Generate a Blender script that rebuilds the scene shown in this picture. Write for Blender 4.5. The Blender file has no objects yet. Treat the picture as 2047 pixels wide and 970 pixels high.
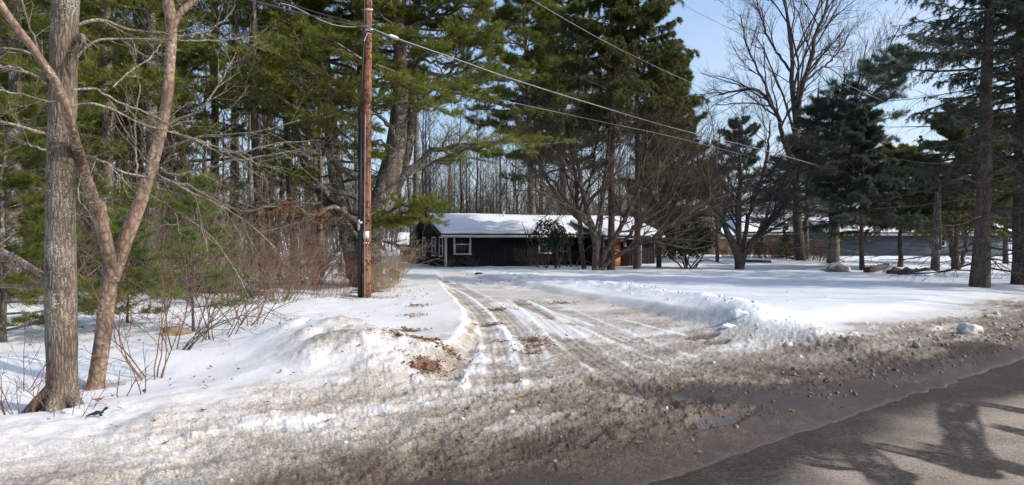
import bpy, math, numpy as np
from mathutils import Vector, Matrix

# ------------------------------------------------------------------ scene, camera, light
S = bpy.context.scene
COL = S.collection
F = 1334.0                      # focal length in photo pixels (2047 wide)
CH = 1.6                        # eye height
cam = bpy.data.cameras.new('camera'); camo = bpy.data.objects.new('camera', cam); COL.objects.link(camo)
cam.sensor_width = 36.0; cam.lens = 36.0 * F / 2047.0
cam.clip_start = 0.05; cam.clip_end = 3000
camo.location = (0, 0, CH); camo.rotation_euler = (math.radians(90), 0, 0)
S.camera = camo

SUN_AZ, SUN_EL = 108.0, 35.0     # azimuth clockwise from the viewing direction
world = bpy.data.worlds.new('World'); S.world = world; world.use_nodes = True
wn = world.node_tree; bg = wn.nodes['Background']
sky = wn.nodes.new('ShaderNodeTexSky'); sky.sky_type = 'NISHITA'; sky.sun_disc = False
sky.sun_elevation = math.radians(SUN_EL); sky.sun_rotation = math.radians(SUN_AZ)
sky.air_density = 1.0; sky.dust_density = 2.2; sky.ozone_density = 3.0
# thin haze that whitens the sky low down on the sunny side, and faint cirrus
def wnode(t, **k):
    n = wn.nodes.new(t)
    for a, v in k.items(): setattr(n, a, v)
    return n
def wmath(op, a, b=None, c=None):
    q = wnode('ShaderNodeMath', operation=op)
    for i, v in enumerate((a, b, c)):
        if v is None: continue
        if isinstance(v, (int, float)): q.inputs[i].default_value = v
        else: wn.links.new(v, q.inputs[i])
    return q.outputs[0]
wtc = wnode('ShaderNodeTexCoord'); wsx = wnode('ShaderNodeSeparateXYZ'); wn.links.new(wtc.outputs['Generated'], wsx.inputs[0])
wz = wmath('MAXIMUM', wsx.outputs['Z'], 0.0)
wf = wmath('MULTIPLY', wmath('POWER', 2.718, wmath('MULTIPLY', wz, -4.2)), wmath('MULTIPLY_ADD', wsx.outputs['X'], .55, .42))
wmp = wnode('ShaderNodeMapping'); wmp.inputs['Scale'].default_value = (1.2, 1.2, 5.0); wn.links.new(wtc.outputs['Generated'], wmp.inputs[0])
wno = wnode('ShaderNodeTexNoise'); wno.inputs['Scale'].default_value = 2.4; wno.inputs['Detail'].default_value = 7; wn.links.new(wmp.outputs[0], wno.inputs[0])
wcl = wmath('MULTIPLY', wmath('MAXIMUM', wmath('SUBTRACT', wno.outputs[0], .5), 0.0), 1.3)
wmx = wnode('ShaderNodeMix', data_type='RGBA'); wmx.inputs['B'].default_value = (3.3, 3.6, 4.0, 1)
wcm = wmath('MINIMUM', wmath('MAXIMUM', wmath('ADD', wf, wcl), 0.0), .9); wn.links.new(wcm, wmx.inputs['Factor']); wn.links.new(sky.outputs[0], wmx.inputs['A'])
wn.links.new(wmx.outputs['Result'], bg.inputs[0]); bg.inputs[1].default_value = 0.15
sl = bpy.data.lights.new('sun', 'SUN'); so = bpy.data.objects.new('sun', sl); COL.objects.link(so)
sl.energy = 2.15; sl.angle = math.radians(0.53); sl.color = (1.0, 0.93, 0.82)
a_, e_ = math.radians(SUN_AZ), math.radians(SUN_EL)
sd = Vector((math.sin(a_) * math.cos(e_), math.cos(a_) * math.cos(e_), math.sin(e_)))
so.rotation_euler = sd.to_track_quat('Z', 'Y').to_euler(); so.location = (30, -10, 40)
S.view_settings.view_transform = 'Standard'; S.view_settings.look = 'None'
S.view_settings.exposure = 0.76; S.view_settings.gamma = 1.0
S.cycles.max_bounces = 6; S.cycles.transparent_max_bounces = 8
S.cycles.use_denoising = True
S.cycles.use_adaptive_sampling = True

# ------------------------------------------------------------------ maths helpers
def _hash(ix, iy, seed):
    h = (ix.astype(np.int64) * 374761393 + iy.astype(np.int64) * 668265263 + seed * 982451653) & 0xFFFFFFFF
    h = ((h ^ (h >> 13)) * 1274126177) & 0xFFFFFFFF
    h = (h ^ (h >> 16)) & 0xFFFFFFFF
    return h.astype(np.float64) / 4294967295.0

def vnoise(x, y, seed=0):
    """smooth value noise, -1..1"""
    x = np.asarray(x, float); y = np.asarray(y, float)
    ix = np.floor(x); iy = np.floor(y); fx = x - ix; fy = y - iy
    fx = fx * fx * fx * (fx * (fx * 6 - 15) + 10); fy = fy * fy * fy * (fy * (fy * 6 - 15) + 10)
    ix = ix.astype(np.int64); iy = iy.astype(np.int64)
    a = _hash(ix, iy, seed); b = _hash(ix + 1, iy, seed); c = _hash(ix, iy + 1, seed); d = _hash(ix + 1, iy + 1, seed)
    return 2 * ((a * (1 - fx) + b * fx) * (1 - fy) + (c * (1 - fx) + d * fx) * fy) - 1

def fbm(x, y, oct=4, seed=0, gain=0.5):
    v = 0; a = 1; t = 0
    for i in range(oct):
        cs, sn = math.cos(0.6 * i), math.sin(0.6 * i)
        v = v + a * vnoise((x * cs - y * sn) * 2 ** i + 7.3 * i, (x * sn + y * cs) * 2 ** i - 3.1 * i, seed + i); t += a; a *= gain
    return v / t

def sst(a, b, x):
    t = np.clip((x - a) / (b - a), 0, 1); return t * t * (3 - 2 * t)

def polydist(x, y, pts):
    """distance to a polyline and the running length along it"""
    best = np.full(np.shape(x), 1e9); run = np.zeros(np.shape(x)); side = np.zeros(np.shape(x)); acc = 0
    for (x0, y0), (x1, y1) in zip(pts[:-1], pts[1:]):
        dx, dy = x1 - x0, y1 - y0; L = math.hypot(dx, dy)
        t = np.clip(((x - x0) * dx + (y - y0) * dy) / (L * L), 0, 1)
        ex = x - x0 - t * dx; ey = y - y0 - t * dy
        d = np.sqrt(ex * ex + ey * ey); m = d < best
        best = np.where(m, d, best); run = np.where(m, acc + t * L, run)
        side = np.where(m, (ex * dy - ey * dx) / L, side); acc += L
    return best, run, side

def W(px, py, Y):
    """the point at depth Y seen at photo pixel px, py"""
    return np.array([(px - 1023.5) / F * Y, Y, CH - (py - 485.0) / F * Y])

def G(px, py, z=0.0):
    Y = (CH - z) * F / (py - 485.0); return ((px - 1023.5) / F * Y, Y)

def spline(pts, n):
    p = np.asarray(pts, float)
    if len(p) < 3:
        t = np.linspace(0, 1, n)[:, None]; return p[0] * (1 - t) + p[-1] * t
    q = np.vstack([2 * p[0] - p[1], p, 2 * p[-1] - p[-2]])
    seg = np.linalg.norm(np.diff(p, axis=0), axis=1) + 1e-6
    cum = np.concatenate([[0], np.cumsum(seg)]); u = np.linspace(0, cum[-1], n)
    i = np.clip(np.searchsorted(cum, u, 'right') - 1, 0, len(seg) - 1); t = ((u - cum[i]) / seg[i])[:, None]
    a, b, c, d = q[i], q[i + 1], q[i + 2], q[i + 3]
    return 0.5 * (2 * b + (c - a) * t + (2 * a - 5 * b + 4 * c - d) * t * t + (3 * b - a - 3 * c + d) * t ** 3)

def nrm(v):
    return v / (np.linalg.norm(v, axis=-1, keepdims=True) + 1e-9)

# ------------------------------------------------------------------ mesh accumulation
class Acc:
    def __init__(s):
        s.V = []; s.Fc = []; s.n = 0; s.A = []
    def add(s, V, Fs, attr=None):
        V = np.asarray(V, float).reshape(-1, 3)
        s.V.append(V)
        for f in (Fs if isinstance(Fs, list) else [Fs]):
            s.Fc.append(np.asarray(f, np.int64) + s.n)
        s.A.append(np.zeros(len(V)) if attr is None else np.broadcast_to(attr, (len(V),)))
        s.n += len(V)
        return s
    def box(s, lo, hi, M=None):
        x0, y0, z0 = lo; x1, y1, z1 = hi
        V = np.array([[x0, y0, z0], [x1, y0, z0], [x1, y1, z0], [x0, y1, z0], [x0, y0, z1], [x1, y0, z1], [x1, y1, z1], [x0, y1, z1]], float)
        if M is not None: V = V @ M[:3, :3].T + M[:3, 3]
        return s.add(V, np.array([[3, 2, 1, 0], [4, 5, 6, 7], [0, 1, 5, 4], [1, 2, 6, 5], [2, 3, 7, 6], [3, 0, 4, 7]]))
    def tubes(s, P, R, k=6, cap=False, wob=0.0, rng=None):
        P = np.asarray(P, float); R = np.asarray(R, float)
        if P.ndim == 2: P = P[None]; R = R[None]
        B, n, _ = P.shape
        if B == 0: return s
        T = np.empty_like(P); T[:, 1:-1] = P[:, 2:] - P[:, :-2]; T[:, 0] = P[:, 1] - P[:, 0]; T[:, -1] = P[:, -1] - P[:, -2]
        T = nrm(T); mean = nrm(P[:, -1] - P[:, 0])
        ref = np.where(np.abs(mean[:, 2:3]) < 0.8, np.array([[0, 0, 1.0]]), np.array([[0, 1.0, 0]]))[:, None, :]
        U = nrm(np.cross(T, np.broadcast_to(ref, T.shape))); Vv = np.cross(T, U)
        th = np.arange(k) * 2 * math.pi / k
        rr = R[:, :, None]
        if wob and rng is not None: rr = rr * (1 + wob * rng.normal(size=(B, n, k)))
        V = P[:, :, None, :] + (U[:, :, None, :] * np.cos(th)[None, None, :, None] + Vv[:, :, None, :] * np.sin(th)[None, None, :, None]) * (rr[..., None] if rr.ndim == 3 else rr)
        base = (np.arange(B)[:, None, None] * n + np.arange(n - 1)[None, :, None]) * k
        j = np.arange(k)[None, None, :]; j2 = (j + 1) % k
        Q = np.stack([base + j, base + j2, base + k + j2, base + k + j], -1).reshape(-1, 4)
        fs = [Q]
        if cap:
            e = (np.arange(B)[:, None] * n + n - 1) * k + np.arange(k)[None, :]; fs += [e]
            e0 = (np.arange(B)[:, None] * n) * k + np.arange(k)[::-1][None, :]; fs += [e0]
        return s.add(V.reshape(-1, 3), fs)
    def mesh(s, name, mat=None, smooth=False, origin=(0, 0, 0)):
        V = np.vstack(s.V) - np.asarray(origin, float); me = bpy.data.meshes.new(name)
        tot = np.concatenate([np.full(len(f), f.shape[1]) for f in s.Fc]); loops = np.concatenate([f.ravel() for f in s.Fc])
        me.vertices.add(len(V)); me.vertices.foreach_set('co', V.astype(np.float32).ravel())
        me.loops.add(len(loops)); me.loops.foreach_set('vertex_index', loops.astype(np.int32))
        me.polygons.add(len(tot)); st = np.concatenate([[0], np.cumsum(tot)[:-1]])
        me.polygons.foreach_set('loop_start', st.astype(np.int32)); me.polygons.foreach_set('loop_total', tot.astype(np.int32))
        if smooth: me.polygons.foreach_set('use_smooth', np.ones(len(tot), bool))
        A = np.concatenate(s.A)
        if A.any():
            at = me.attributes.new('tone', 'FLOAT', 'POINT'); at.data.foreach_set('value', A.astype(np.float32))
        if mat: me.materials.append(mat)
        me.update(); return me
    def build(s, name, mat, parent=None, smooth=False, local=False):
        org = (0, 0, 0)
        if parent is not None and not local: org = tuple(parent.location)
        o = bpy.data.objects.new(name, s.mesh(name, mat, smooth, org)); COL.objects.link(o)
        if parent is not None: o.parent = parent
        return o

def tag(o, label=None, cat=None, group=None, kind=None):
    if label: o['label'] = label
    if cat: o['category'] = cat
    if group: o['group'] = group
    if kind: o['kind'] = kind
    return o

def thing(name, label, cat, loc=(0, 0, 0), group=None, rz=0.0):
    o = bpy.data.objects.new(name, None); COL.objects.link(o); o.location = tuple(float(v) for v in loc); o.rotation_euler = (0, 0, rz)
    o.empty_display_size = 0.2
    return tag(o, label, cat, group)

def copy_thing(root, loc, rz=0.0, sc=1.0, label=None, group=None):
    r = root.copy(); COL.objects.link(r); r.location = tuple(float(v) for v in loc); r.rotation_euler = (0, 0, rz)
    r.scale = (sc, sc, sc) if np.isscalar(sc) else sc
    if label: r['label'] = label
    if group: r['group'] = group
    for ch in list(root.children):
        c = ch.copy(); COL.objects.link(c); c.parent = r
        for g in ch.children:
            d = g.copy(); COL.objects.link(d); d.parent = c
    return r

# ------------------------------------------------------------------ branching
def grow(par, rad, m, t0, t1, ang, length, rng, up=0.0, jit=0.12, n=5, rf=0.5, rmin=0.003, flat=0.0, fall=0.35, absolute=False, tip=0.35):
    """m children on every parent polyline"""
    B, pn, _ = par.shape
    if B == 0: return np.zeros((0, n, 3)), np.zeros((0, n))
    t = t0 + (t1 - t0) * (np.arange(m)[None, :] + rng.random((B, m))) / m
    f = t * (pn - 1); i = np.clip(f.astype(int), 0, pn - 2); w = (f - i)[..., None]
    b = np.arange(B)[:, None]
    p0 = par[b, i] * (1 - w) + par[b, i + 1] * w
    r0 = rad[b, i] * (1 - w[..., 0]) + rad[b, i + 1] * w[..., 0]
    tg = nrm(par[b, i + 1] - par[b, i])
    rnd = rng.normal(size=tg.shape)
    if flat > 0:
        hp = np.cross(tg, np.array([0, 0, 1.0])); hp = nrm(hp + 1e-6)
        sg = np.where((np.arange(m)[None, :] + rng.integers(0, 2, (B, 1))) % 2 == 0, 1.0, -1.0)[..., None]
        rnd = hp * sg * flat + nrm(rnd) * (1 - flat)
    perp = nrm(rnd - tg * (rnd * tg).sum(-1, keepdims=True))
    an = ang * (0.75 + 0.5 * rng.random((B, m, 1)))
    d = nrm(np.cos(an) * tg + np.sin(an) * perp)
    if absolute: L = np.full((B, 1), length)
    else: L = np.linalg.norm(np.diff(par, axis=1), axis=2).sum(1)[:, None] * length
    L = L * (1 - fall * t) * (0.65 + 0.7 * rng.random((B, m)))
    P = np.empty((B, m, n, 3)); P[:, :, 0] = p0; st = (L / (n - 1))[..., None]
    for k in range(1, n):
        d = nrm(d + np.array([0, 0, up]) / (n - 1) * 2 + rng.normal(size=d.shape) * jit)
        P[:, :, k] = P[:, :, k - 1] + d * st
    r0 = np.maximum(r0 * rf, rmin)
    R = r0[..., None] * np.linspace(1, tip, n); R = np.maximum(R, rmin * 0.6)
    return P.reshape(B * m, n, 3), R.reshape(B * m, n)

def along(par, t):
    B, pn, _ = par.shape; t = np.broadcast_to(t, (B,) + np.shape(t)[-1:])
    f = t * (pn - 1); i = np.clip(f.astype(int), 0, pn - 2); w = (f - i)[..., None]; b = np.arange(B)[:, None]
    return par[b, i] * (1 - w) + par[b, i + 1] * w, nrm(par[b, i + 1] - par[b, i])

def tufts(acc, pos, dirs, k, L, w, spread, rng):
    pos = pos.reshape(-1, 3); dirs = dirs.reshape(-1, 3); N = len(pos)
    if N == 0: return
    d = nrm(dirs[:, None, :] + spread * rng.normal(size=(N, k, 3)))
    ln = L * (0.6 + 0.6 * rng.random((N, k, 1)))
    s = nrm(np.cross(d, rng.normal(size=d.shape))) * (w * 0.5)
    p = pos[:, None, :] + rng.normal(size=(N, k, 3)) * L * 0.12
    V = np.stack([p - s, p + s, p + d * ln], 2).reshape(-1, 3)
    tone = np.repeat(np.clip(0.5 + 0.22 * rng.normal(size=N), 0.02, 1), k * 3)
    acc.add(V, np.arange(N * k * 3).reshape(-1, 3), tone)

def limb(px, Y, w, n=10):
    """a limb through photo points px=[(x,y)..] at depth(s) Y with pixel widths w"""
    m = len(px); Ys = np.full(m, float(Y)) if np.isscalar(Y) else np.interp(np.linspace(0, 1, m), np.linspace(0, 1, len(Y)), Y)
    ws = np.interp(np.linspace(0, 1, m), np.linspace(0, 1, len(w)), w)
    pts = [W(x, y, yy) for (x, y), yy in zip(px, Ys)]
    return spline(pts, n), np.interp(np.linspace(0, 1, n), np.linspace(0, 1, m), ws / 2 * Ys / F * np.array([q[1] / math.hypot(q[0], q[1]) for q in pts]))

# ------------------------------------------------------------------ materials
def new_mat(name):
    m = bpy.data.materials.new(name); m.use_nodes = True
    return m, m.node_tree, m.node_tree.nodes['Principled BSDF']

def flat_mat(name, col, rough=0.7, var=0.15, scale=6.0, metal=0.0, bump=0.0, stretch=(1, 1, 1)):
    m, t, b = new_mat(name)
    co = t.nodes.new('ShaderNodeTexCoord'); mp = t.nodes.new('ShaderNodeMapping'); mp.inputs['Scale'].default_value = stretch
    no = t.nodes.new('ShaderNodeTexNoise'); no.inputs['Scale'].default_value = scale; no.inputs['Detail'].default_value = 5
    t.links.new(co.outputs['Object'], mp.inputs[0]); t.links.new(mp.outputs[0], no.inputs[0])
    r = t.nodes.new('ShaderNodeValToRGB')
    r.color_ramp.elements[0].position = 0.3; r.color_ramp.elements[1].position = 0.7
    r.color_ramp.elements[0].color = tuple(c * (1 - var) for c in col) + (1,); r.color_ramp.elements[1].color = tuple(min(1, c * (1 + var)) for c in col) + (1,)
    t.links.new(no.outputs[0], r.inputs[0]); t.links.new(r.outputs[0], b.inputs['Base Color'])
    b.inputs['Roughness'].default_value = rough; b.inputs['Metallic'].default_value = metal
    if bump:
        bp = t.nodes.new('ShaderNodeBump'); bp.inputs['Strength'].default_value = bump; bp.inputs['Distance'].default_value = 0.02
        t.links.new(no.outputs[0], bp.inputs['Height']); t.links.new(bp.outputs[0], b.inputs['Normal'])
    return m

def bark_mat(name, dark, light, lichen=None, amount=0.0, scale=9.0, zs=0.22, bump=0.6, fine=40.0):
    m, t, b = new_mat(name)
    N = t.nodes.new; L = t.links.new
    co = N('ShaderNodeTexCoord'); mp = N('ShaderNodeMapping'); mp.inputs['Scale'].default_value = (1, 1, zs); L(co.outputs['Object'], mp.inputs[0])
    n1 = N('ShaderNodeTexNoise'); n1.inputs['Scale'].default_value = scale; n1.inputs['Detail'].default_value = 8; n1.inputs['Roughness'].default_value = 0.65; L(mp.outputs[0], n1.inputs[0])
    vo = N('ShaderNodeTexVoronoi'); vo.inputs['Scale'].default_value = scale * 3.2; vo.feature = 'DISTANCE_TO_EDGE'; L(mp.outputs[0], vo.inputs[0])
    ad = N('ShaderNodeMath'); ad.operation = 'MULTIPLY_ADD'; ad.inputs[1].default_value = 1.2; L(vo.outputs['Distance'], ad.inputs[0]); L(n1.outputs[0], ad.inputs[2])
    r = N('ShaderNodeValToRGB'); r.color_ramp.elements[0].position = 0.33; r.color_ramp.elements[1].position = 0.85
    r.color_ramp.elements[0].color = dark + (1,); r.color_ramp.elements[1].color = light + (1,); L(ad.outputs[0], r.inputs[0])
    out = r.outputs[0]
    if lichen:
        n2 = N('ShaderNodeTexNoise'); n2.inputs['Scale'].default_value = fine; n2.inputs['Detail'].default_value = 4; L(co.outputs['Object'], n2.inputs[0])
        n3 = N('ShaderNodeTexNoise'); n3.inputs['Scale'].default_value = 2.3; L(co.outputs['Object'], n3.inputs[0])
        mm = N('ShaderNodeMath'); mm.operation = 'MULTIPLY_ADD'; mm.inputs[1].default_value = 0.6; L(n3.outputs[0], mm.inputs[0]); L(n2.outputs[0], mm.inputs[2])
        r2 = N('ShaderNodeValToRGB'); r2.color_ramp.elements[0].position = 0.92 - amount; r2.color_ramp.elements[1].position = 1.0 - amount; L(mm.outputs[0], r2.inputs[0])
        mx = N('ShaderNodeMix'); mx.data_type = 'RGBA'; mx.inputs['B'].default_value = lichen + (1,); L(r2.outputs[0], mx.inputs['Factor']); L(out, mx.inputs['A']); out = mx.outputs['Result']
    n5 = N('ShaderNodeTexNoise'); n5.inputs['Scale'].default_value = 3.1; n5.inputs['Detail'].default_value = 6; n5.inputs['Roughness'].default_value = .7; L(co.outputs['Object'], n5.inputs[0])
    r5 = N('ShaderNodeValToRGB'); r5.color_ramp.elements[0].position = .35; r5.color_ramp.elements[1].position = .66; r5.color_ramp.elements[0].color = (.55, .52, .5, 1); r5.color_ramp.elements[1].color = (1.12, 1.12, 1.1, 1); L(n5.outputs[0], r5.inputs[0])
    m5 = N('ShaderNodeMix'); m5.data_type = 'RGBA'; m5.blend_type = 'MULTIPLY'; m5.inputs['Factor'].default_value = 1; L(out, m5.inputs['A']); L(r5.outputs[0], m5.inputs['B']); out = m5.outputs['Result']
    L(out, b.inputs['Base Color']); b.inputs['Roughness'].default_value = 0.9; b.inputs['Specular IOR Level'].default_value = 0.2
    bp = N('ShaderNodeBump'); bp.inputs['Strength'].default_value = bump; bp.inputs['Distance'].default_value = 0.02
    L(ad.outputs[0], bp.inputs['Height']); L(bp.outputs[0], b.inputs['Normal'])
    return m

def needle_mat(name, dark, light, trans=0.35, rough=0.55):
    m, t, b = new_mat(name); N = t.nodes.new; L = t.links.new
    at = N('ShaderNodeAttribute'); at.attribute_name = 'tone'
    r = N('ShaderNodeValToRGB'); r.color_ramp.elements[0].position = 0.1; r.color_ramp.elements[1].position = 0.95
    r.color_ramp.elements[0].color = dark + (1,); r.color_ramp.elements[1].color = light + (1,); L(at.outputs['Fac'], r.inputs[0])
    L(r.outputs[0], b.inputs['Base Color']); b.inputs['Roughness'].default_value = rough; b.inputs['Specular IOR Level'].default_value = 0.3
    tr = N('ShaderNodeBsdfTranslucent'); L(r.outputs[0], tr.inputs[0])
    mx = N('ShaderNodeMixShader'); mx.inputs[0].default_value = trans; L(b.outputs[0], mx.inputs[1]); L(tr.outputs[0], mx.inputs[2])
    L(mx.outputs[0], t.nodes['Material Output'].inputs[0]); return m

M = {}
M['bark_maple'] = bark_mat('bark_maple', (0.05, 0.038, 0.03), (0.25, 0.20, 0.155), (0.38, 0.36, 0.32), 0.03, 11, 0.2, 1.0, 70)
M['bark_smooth'] = bark_mat('bark_smooth', (0.10, 0.068, 0.050), (0.34, 0.235, 0.175), (0.40, 0.37, 0.31), 0.02, 5, 0.55, 0.7, 34)
M['bark_pale'] = bark_mat('bark_pale', (0.095, 0.075, 0.058), (0.30, 0.255, 0.20), (0.42, 0.40, 0.34), 0.05, 12, 0.4, 0.4, 40)
M['bark_pine'] = bark_mat('bark_pine', (0.03, 0.025, 0.02), (0.21, 0.18, 0.15), (0.36, 0.35, 0.31), 0.06, 7, 0.25, 0.9, 18)
M['bark_dark'] = bark_mat('bark_dark', (0.034, 0.028, 0.025), (0.15, 0.122, 0.102), None, 0, 7, 0.25, 0.7)
M['bark_wood'] = bark_mat('bark_wood', (0.035, 0.027, 0.021), (0.15, 0.118, 0.092), (0.24, 0.22, 0.19), 0.03, 5, 0.2, 0.5, 8)
M['twig_brown'] = flat_mat('twig_brown', (0.105, 0.074, 0.053), 0.9, 0.35, 2)
M['twig_grey'] = flat_mat('twig_grey', (0.075, 0.058, 0.047), 0.9, 0.35, 2)
M['twig_dark'] = flat_mat('twig_dark', (0.055, 0.045, 0.04), 0.9, 0.35, 2)
M['twig_olive'] = flat_mat('twig_olive', (0.150, 0.112, 0.070), 0.9, 0.35, 2)
M['twig_red'] = flat_mat('twig_red', (0.20, 0.095, 0.06), 0.85, 0.35, 2)
M['twig_tan'] = flat_mat('twig_tan', (0.30, 0.22, 0.14), 0.85, 0.35, 2)
M['needle_pine'] = needle_mat('needle_pine', (0.070, 0.098, 0.016), (0.300, 0.310, 0.055), 0.5)
M['needle_deep'] = needle_mat('needle_deep', (0.070, 0.095, 0.020), (0.255, 0.270, 0.058), 0.5)
M['needle_spruce'] = needle_mat('needle_spruce', (0.034, 0.042, 0.016), (0.200, 0.195, 0.055), 0.42)
M['needle_blue_haze'] = needle_mat('needle_blue_haze', (0.036, 0.056, 0.044), (0.140, 0.170, 0.110), 0.45)  # blue-green needles, with backlit shade and haze put into the colour
M['needle_dead'] = needle_mat('needle_dead', (0.16, 0.06, 0.02), (0.40, 0.17, 0.05), 0.3)
M['needle_young'] = needle_mat('needle_young', (0.09, 0.13, 0.03), (0.28, 0.33, 0.09), 0.5)
M['leaf_gloss'] = needle_mat('leaf_gloss', (0.010, 0.028, 0.012), (0.045, 0.085, 0.035), 0.12, 0.3)
M['leaf_dead'] = needle_mat('leaf_dead', (0.11, 0.045, 0.02), (0.33, 0.17, 0.075), 0.2, 0.8)
M['snow'] = flat_mat('snow', (0.76, 0.775, 0.80), 0.65, 0.03, 3, bump=0.15)
M['dark_board'] = flat_mat('dark_board', (0.006, 0.0048, 0.006), 0.9, 0.5, 14, stretch=(1, 1, 0.08))
M['maroon_board'] = flat_mat('maroon_board', (0.045, 0.02, 0.017), 0.75, 0.4, 14, stretch=(1, 1, 0.08))
M['trim_white'] = flat_mat('trim_white', (0.52, 0.50, 0.47), 0.7, 0.2, 9)
M['trim_grey'] = flat_mat('trim_grey', (0.30, 0.28, 0.26), 0.7, 0.2, 9)
M['roof_dark'] = flat_mat('roof_dark', (0.035, 0.032, 0.03), 0.9, 0.25, 20)
M['orange_wood'] = flat_mat('orange_wood', (0.42, 0.15, 0.05), 0.55, 0.3, 10, stretch=(1, 1, 0.1))
def glass_mat():
    m, t, b = new_mat('window_glass'); b.inputs['Base Color'].default_value = (0.02, 0.022, 0.024, 1)
    b.inputs['Roughness'].default_value = 0.05; b.inputs['Specular IOR Level'].default_value = 0.6; return m
M['glass'] = glass_mat()
# ------------------------------------------------------------------ ground, road
EP = np.array([1.95, 5.12]); EU = np.array([0.788, 0.616]); EN = np.array([-0.616, 0.788])   # road edge: point, direction, normal into the yard
LX = ([3, 4.4, 6.2, 7.4, 9.1, 11.5, 13.8, 18.5, 30, 36], [-1.2, -1.1, -1.0, -0.85, -0.72, -0.68, -0.86, -1.64, -3.3, -4.2])   # driveway's left side: y, x
RX = ([3, 8, 9.7, 11.5, 15.2, 21.3, 26.7, 32], [8, 5.2, 4.35, 3.85, 3.1, 1.1, -0.5, -2.6])                                       # its right side
TR = [  # tyre tracks: centre line on the ground, half width, depth of dirt
    ([G(884, 562), G(905, 588), G(935, 615), G(955, 640), G(962, 668), G(945, 705), G(915, 742), G(880, 780)], 0.24, 0.30),
    ([G(905, 570), G(960, 600), G(1000, 630), G(1030, 665), G(1052, 705), G(1062, 745)], 0.20, 0.28),
    ([G(1030, 600), G(1085, 640), G(1130, 680), G(1180, 720), G(1240, 765), G(1300, 825), G(1330, 870)], 0.22, 0.42),
    ([G(1060, 598), G(1150, 640), G(1260, 690), G(1390, 740), G(1520, 780)], 0.25, 0.22),
    ([G(975, 650), G(990, 690), G(1000, 735), G(1005, 800)], 0.18, 0.18),
]
WH = [  # strips of clean snow left between the tracks
    ([G(985, 606), G(1030, 622), G(1080, 648), G(1125, 668), G(1148, 678)], 0.34),
    ([G(972, 640), G(1000, 660), G(1025, 685), G(1042, 712)], 0.12),
    ([G(965, 690), G(955, 725), G(935, 765), G(925, 800)], 0.06),
    ([G(1050, 605), G(1110, 630), G(1180, 655)], 0.10),
    ([G(1230, 640), G(1330, 668), G(1420, 690)], 0.09),
]
LEAFP = [(835, 725, .35), (868, 738, .30), (890, 735, .30), (852, 772, .32), (905, 732, .2), (992, 623, .5), (1066, 685, .42), (1078, 698, .3), (1055, 712, .25), (830, 630, .35), (822, 690, .3),
         (828, 655, .3), (1118, 610, .55), (980, 655, .3), (760, 590, 1.0), (745, 596, .9), (712, 598, .6), (1290, 590, .3), (800, 745, .25), (1000, 690, .15)]
RB = [G(1140, 574), G(1235, 588), G(1320, 607), G(1400, 622), G(1470, 642), G(1540, 668), G(1620, 692), G(1690, 706)]   # plough bank on the right of the drive
PUD = [(1400, 680, .5, .12), (1375, 820, .25, .1), (1235, 790, .22, .25), (1430, 690, .35, .1), (1430, 862, .55, .07)]

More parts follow.
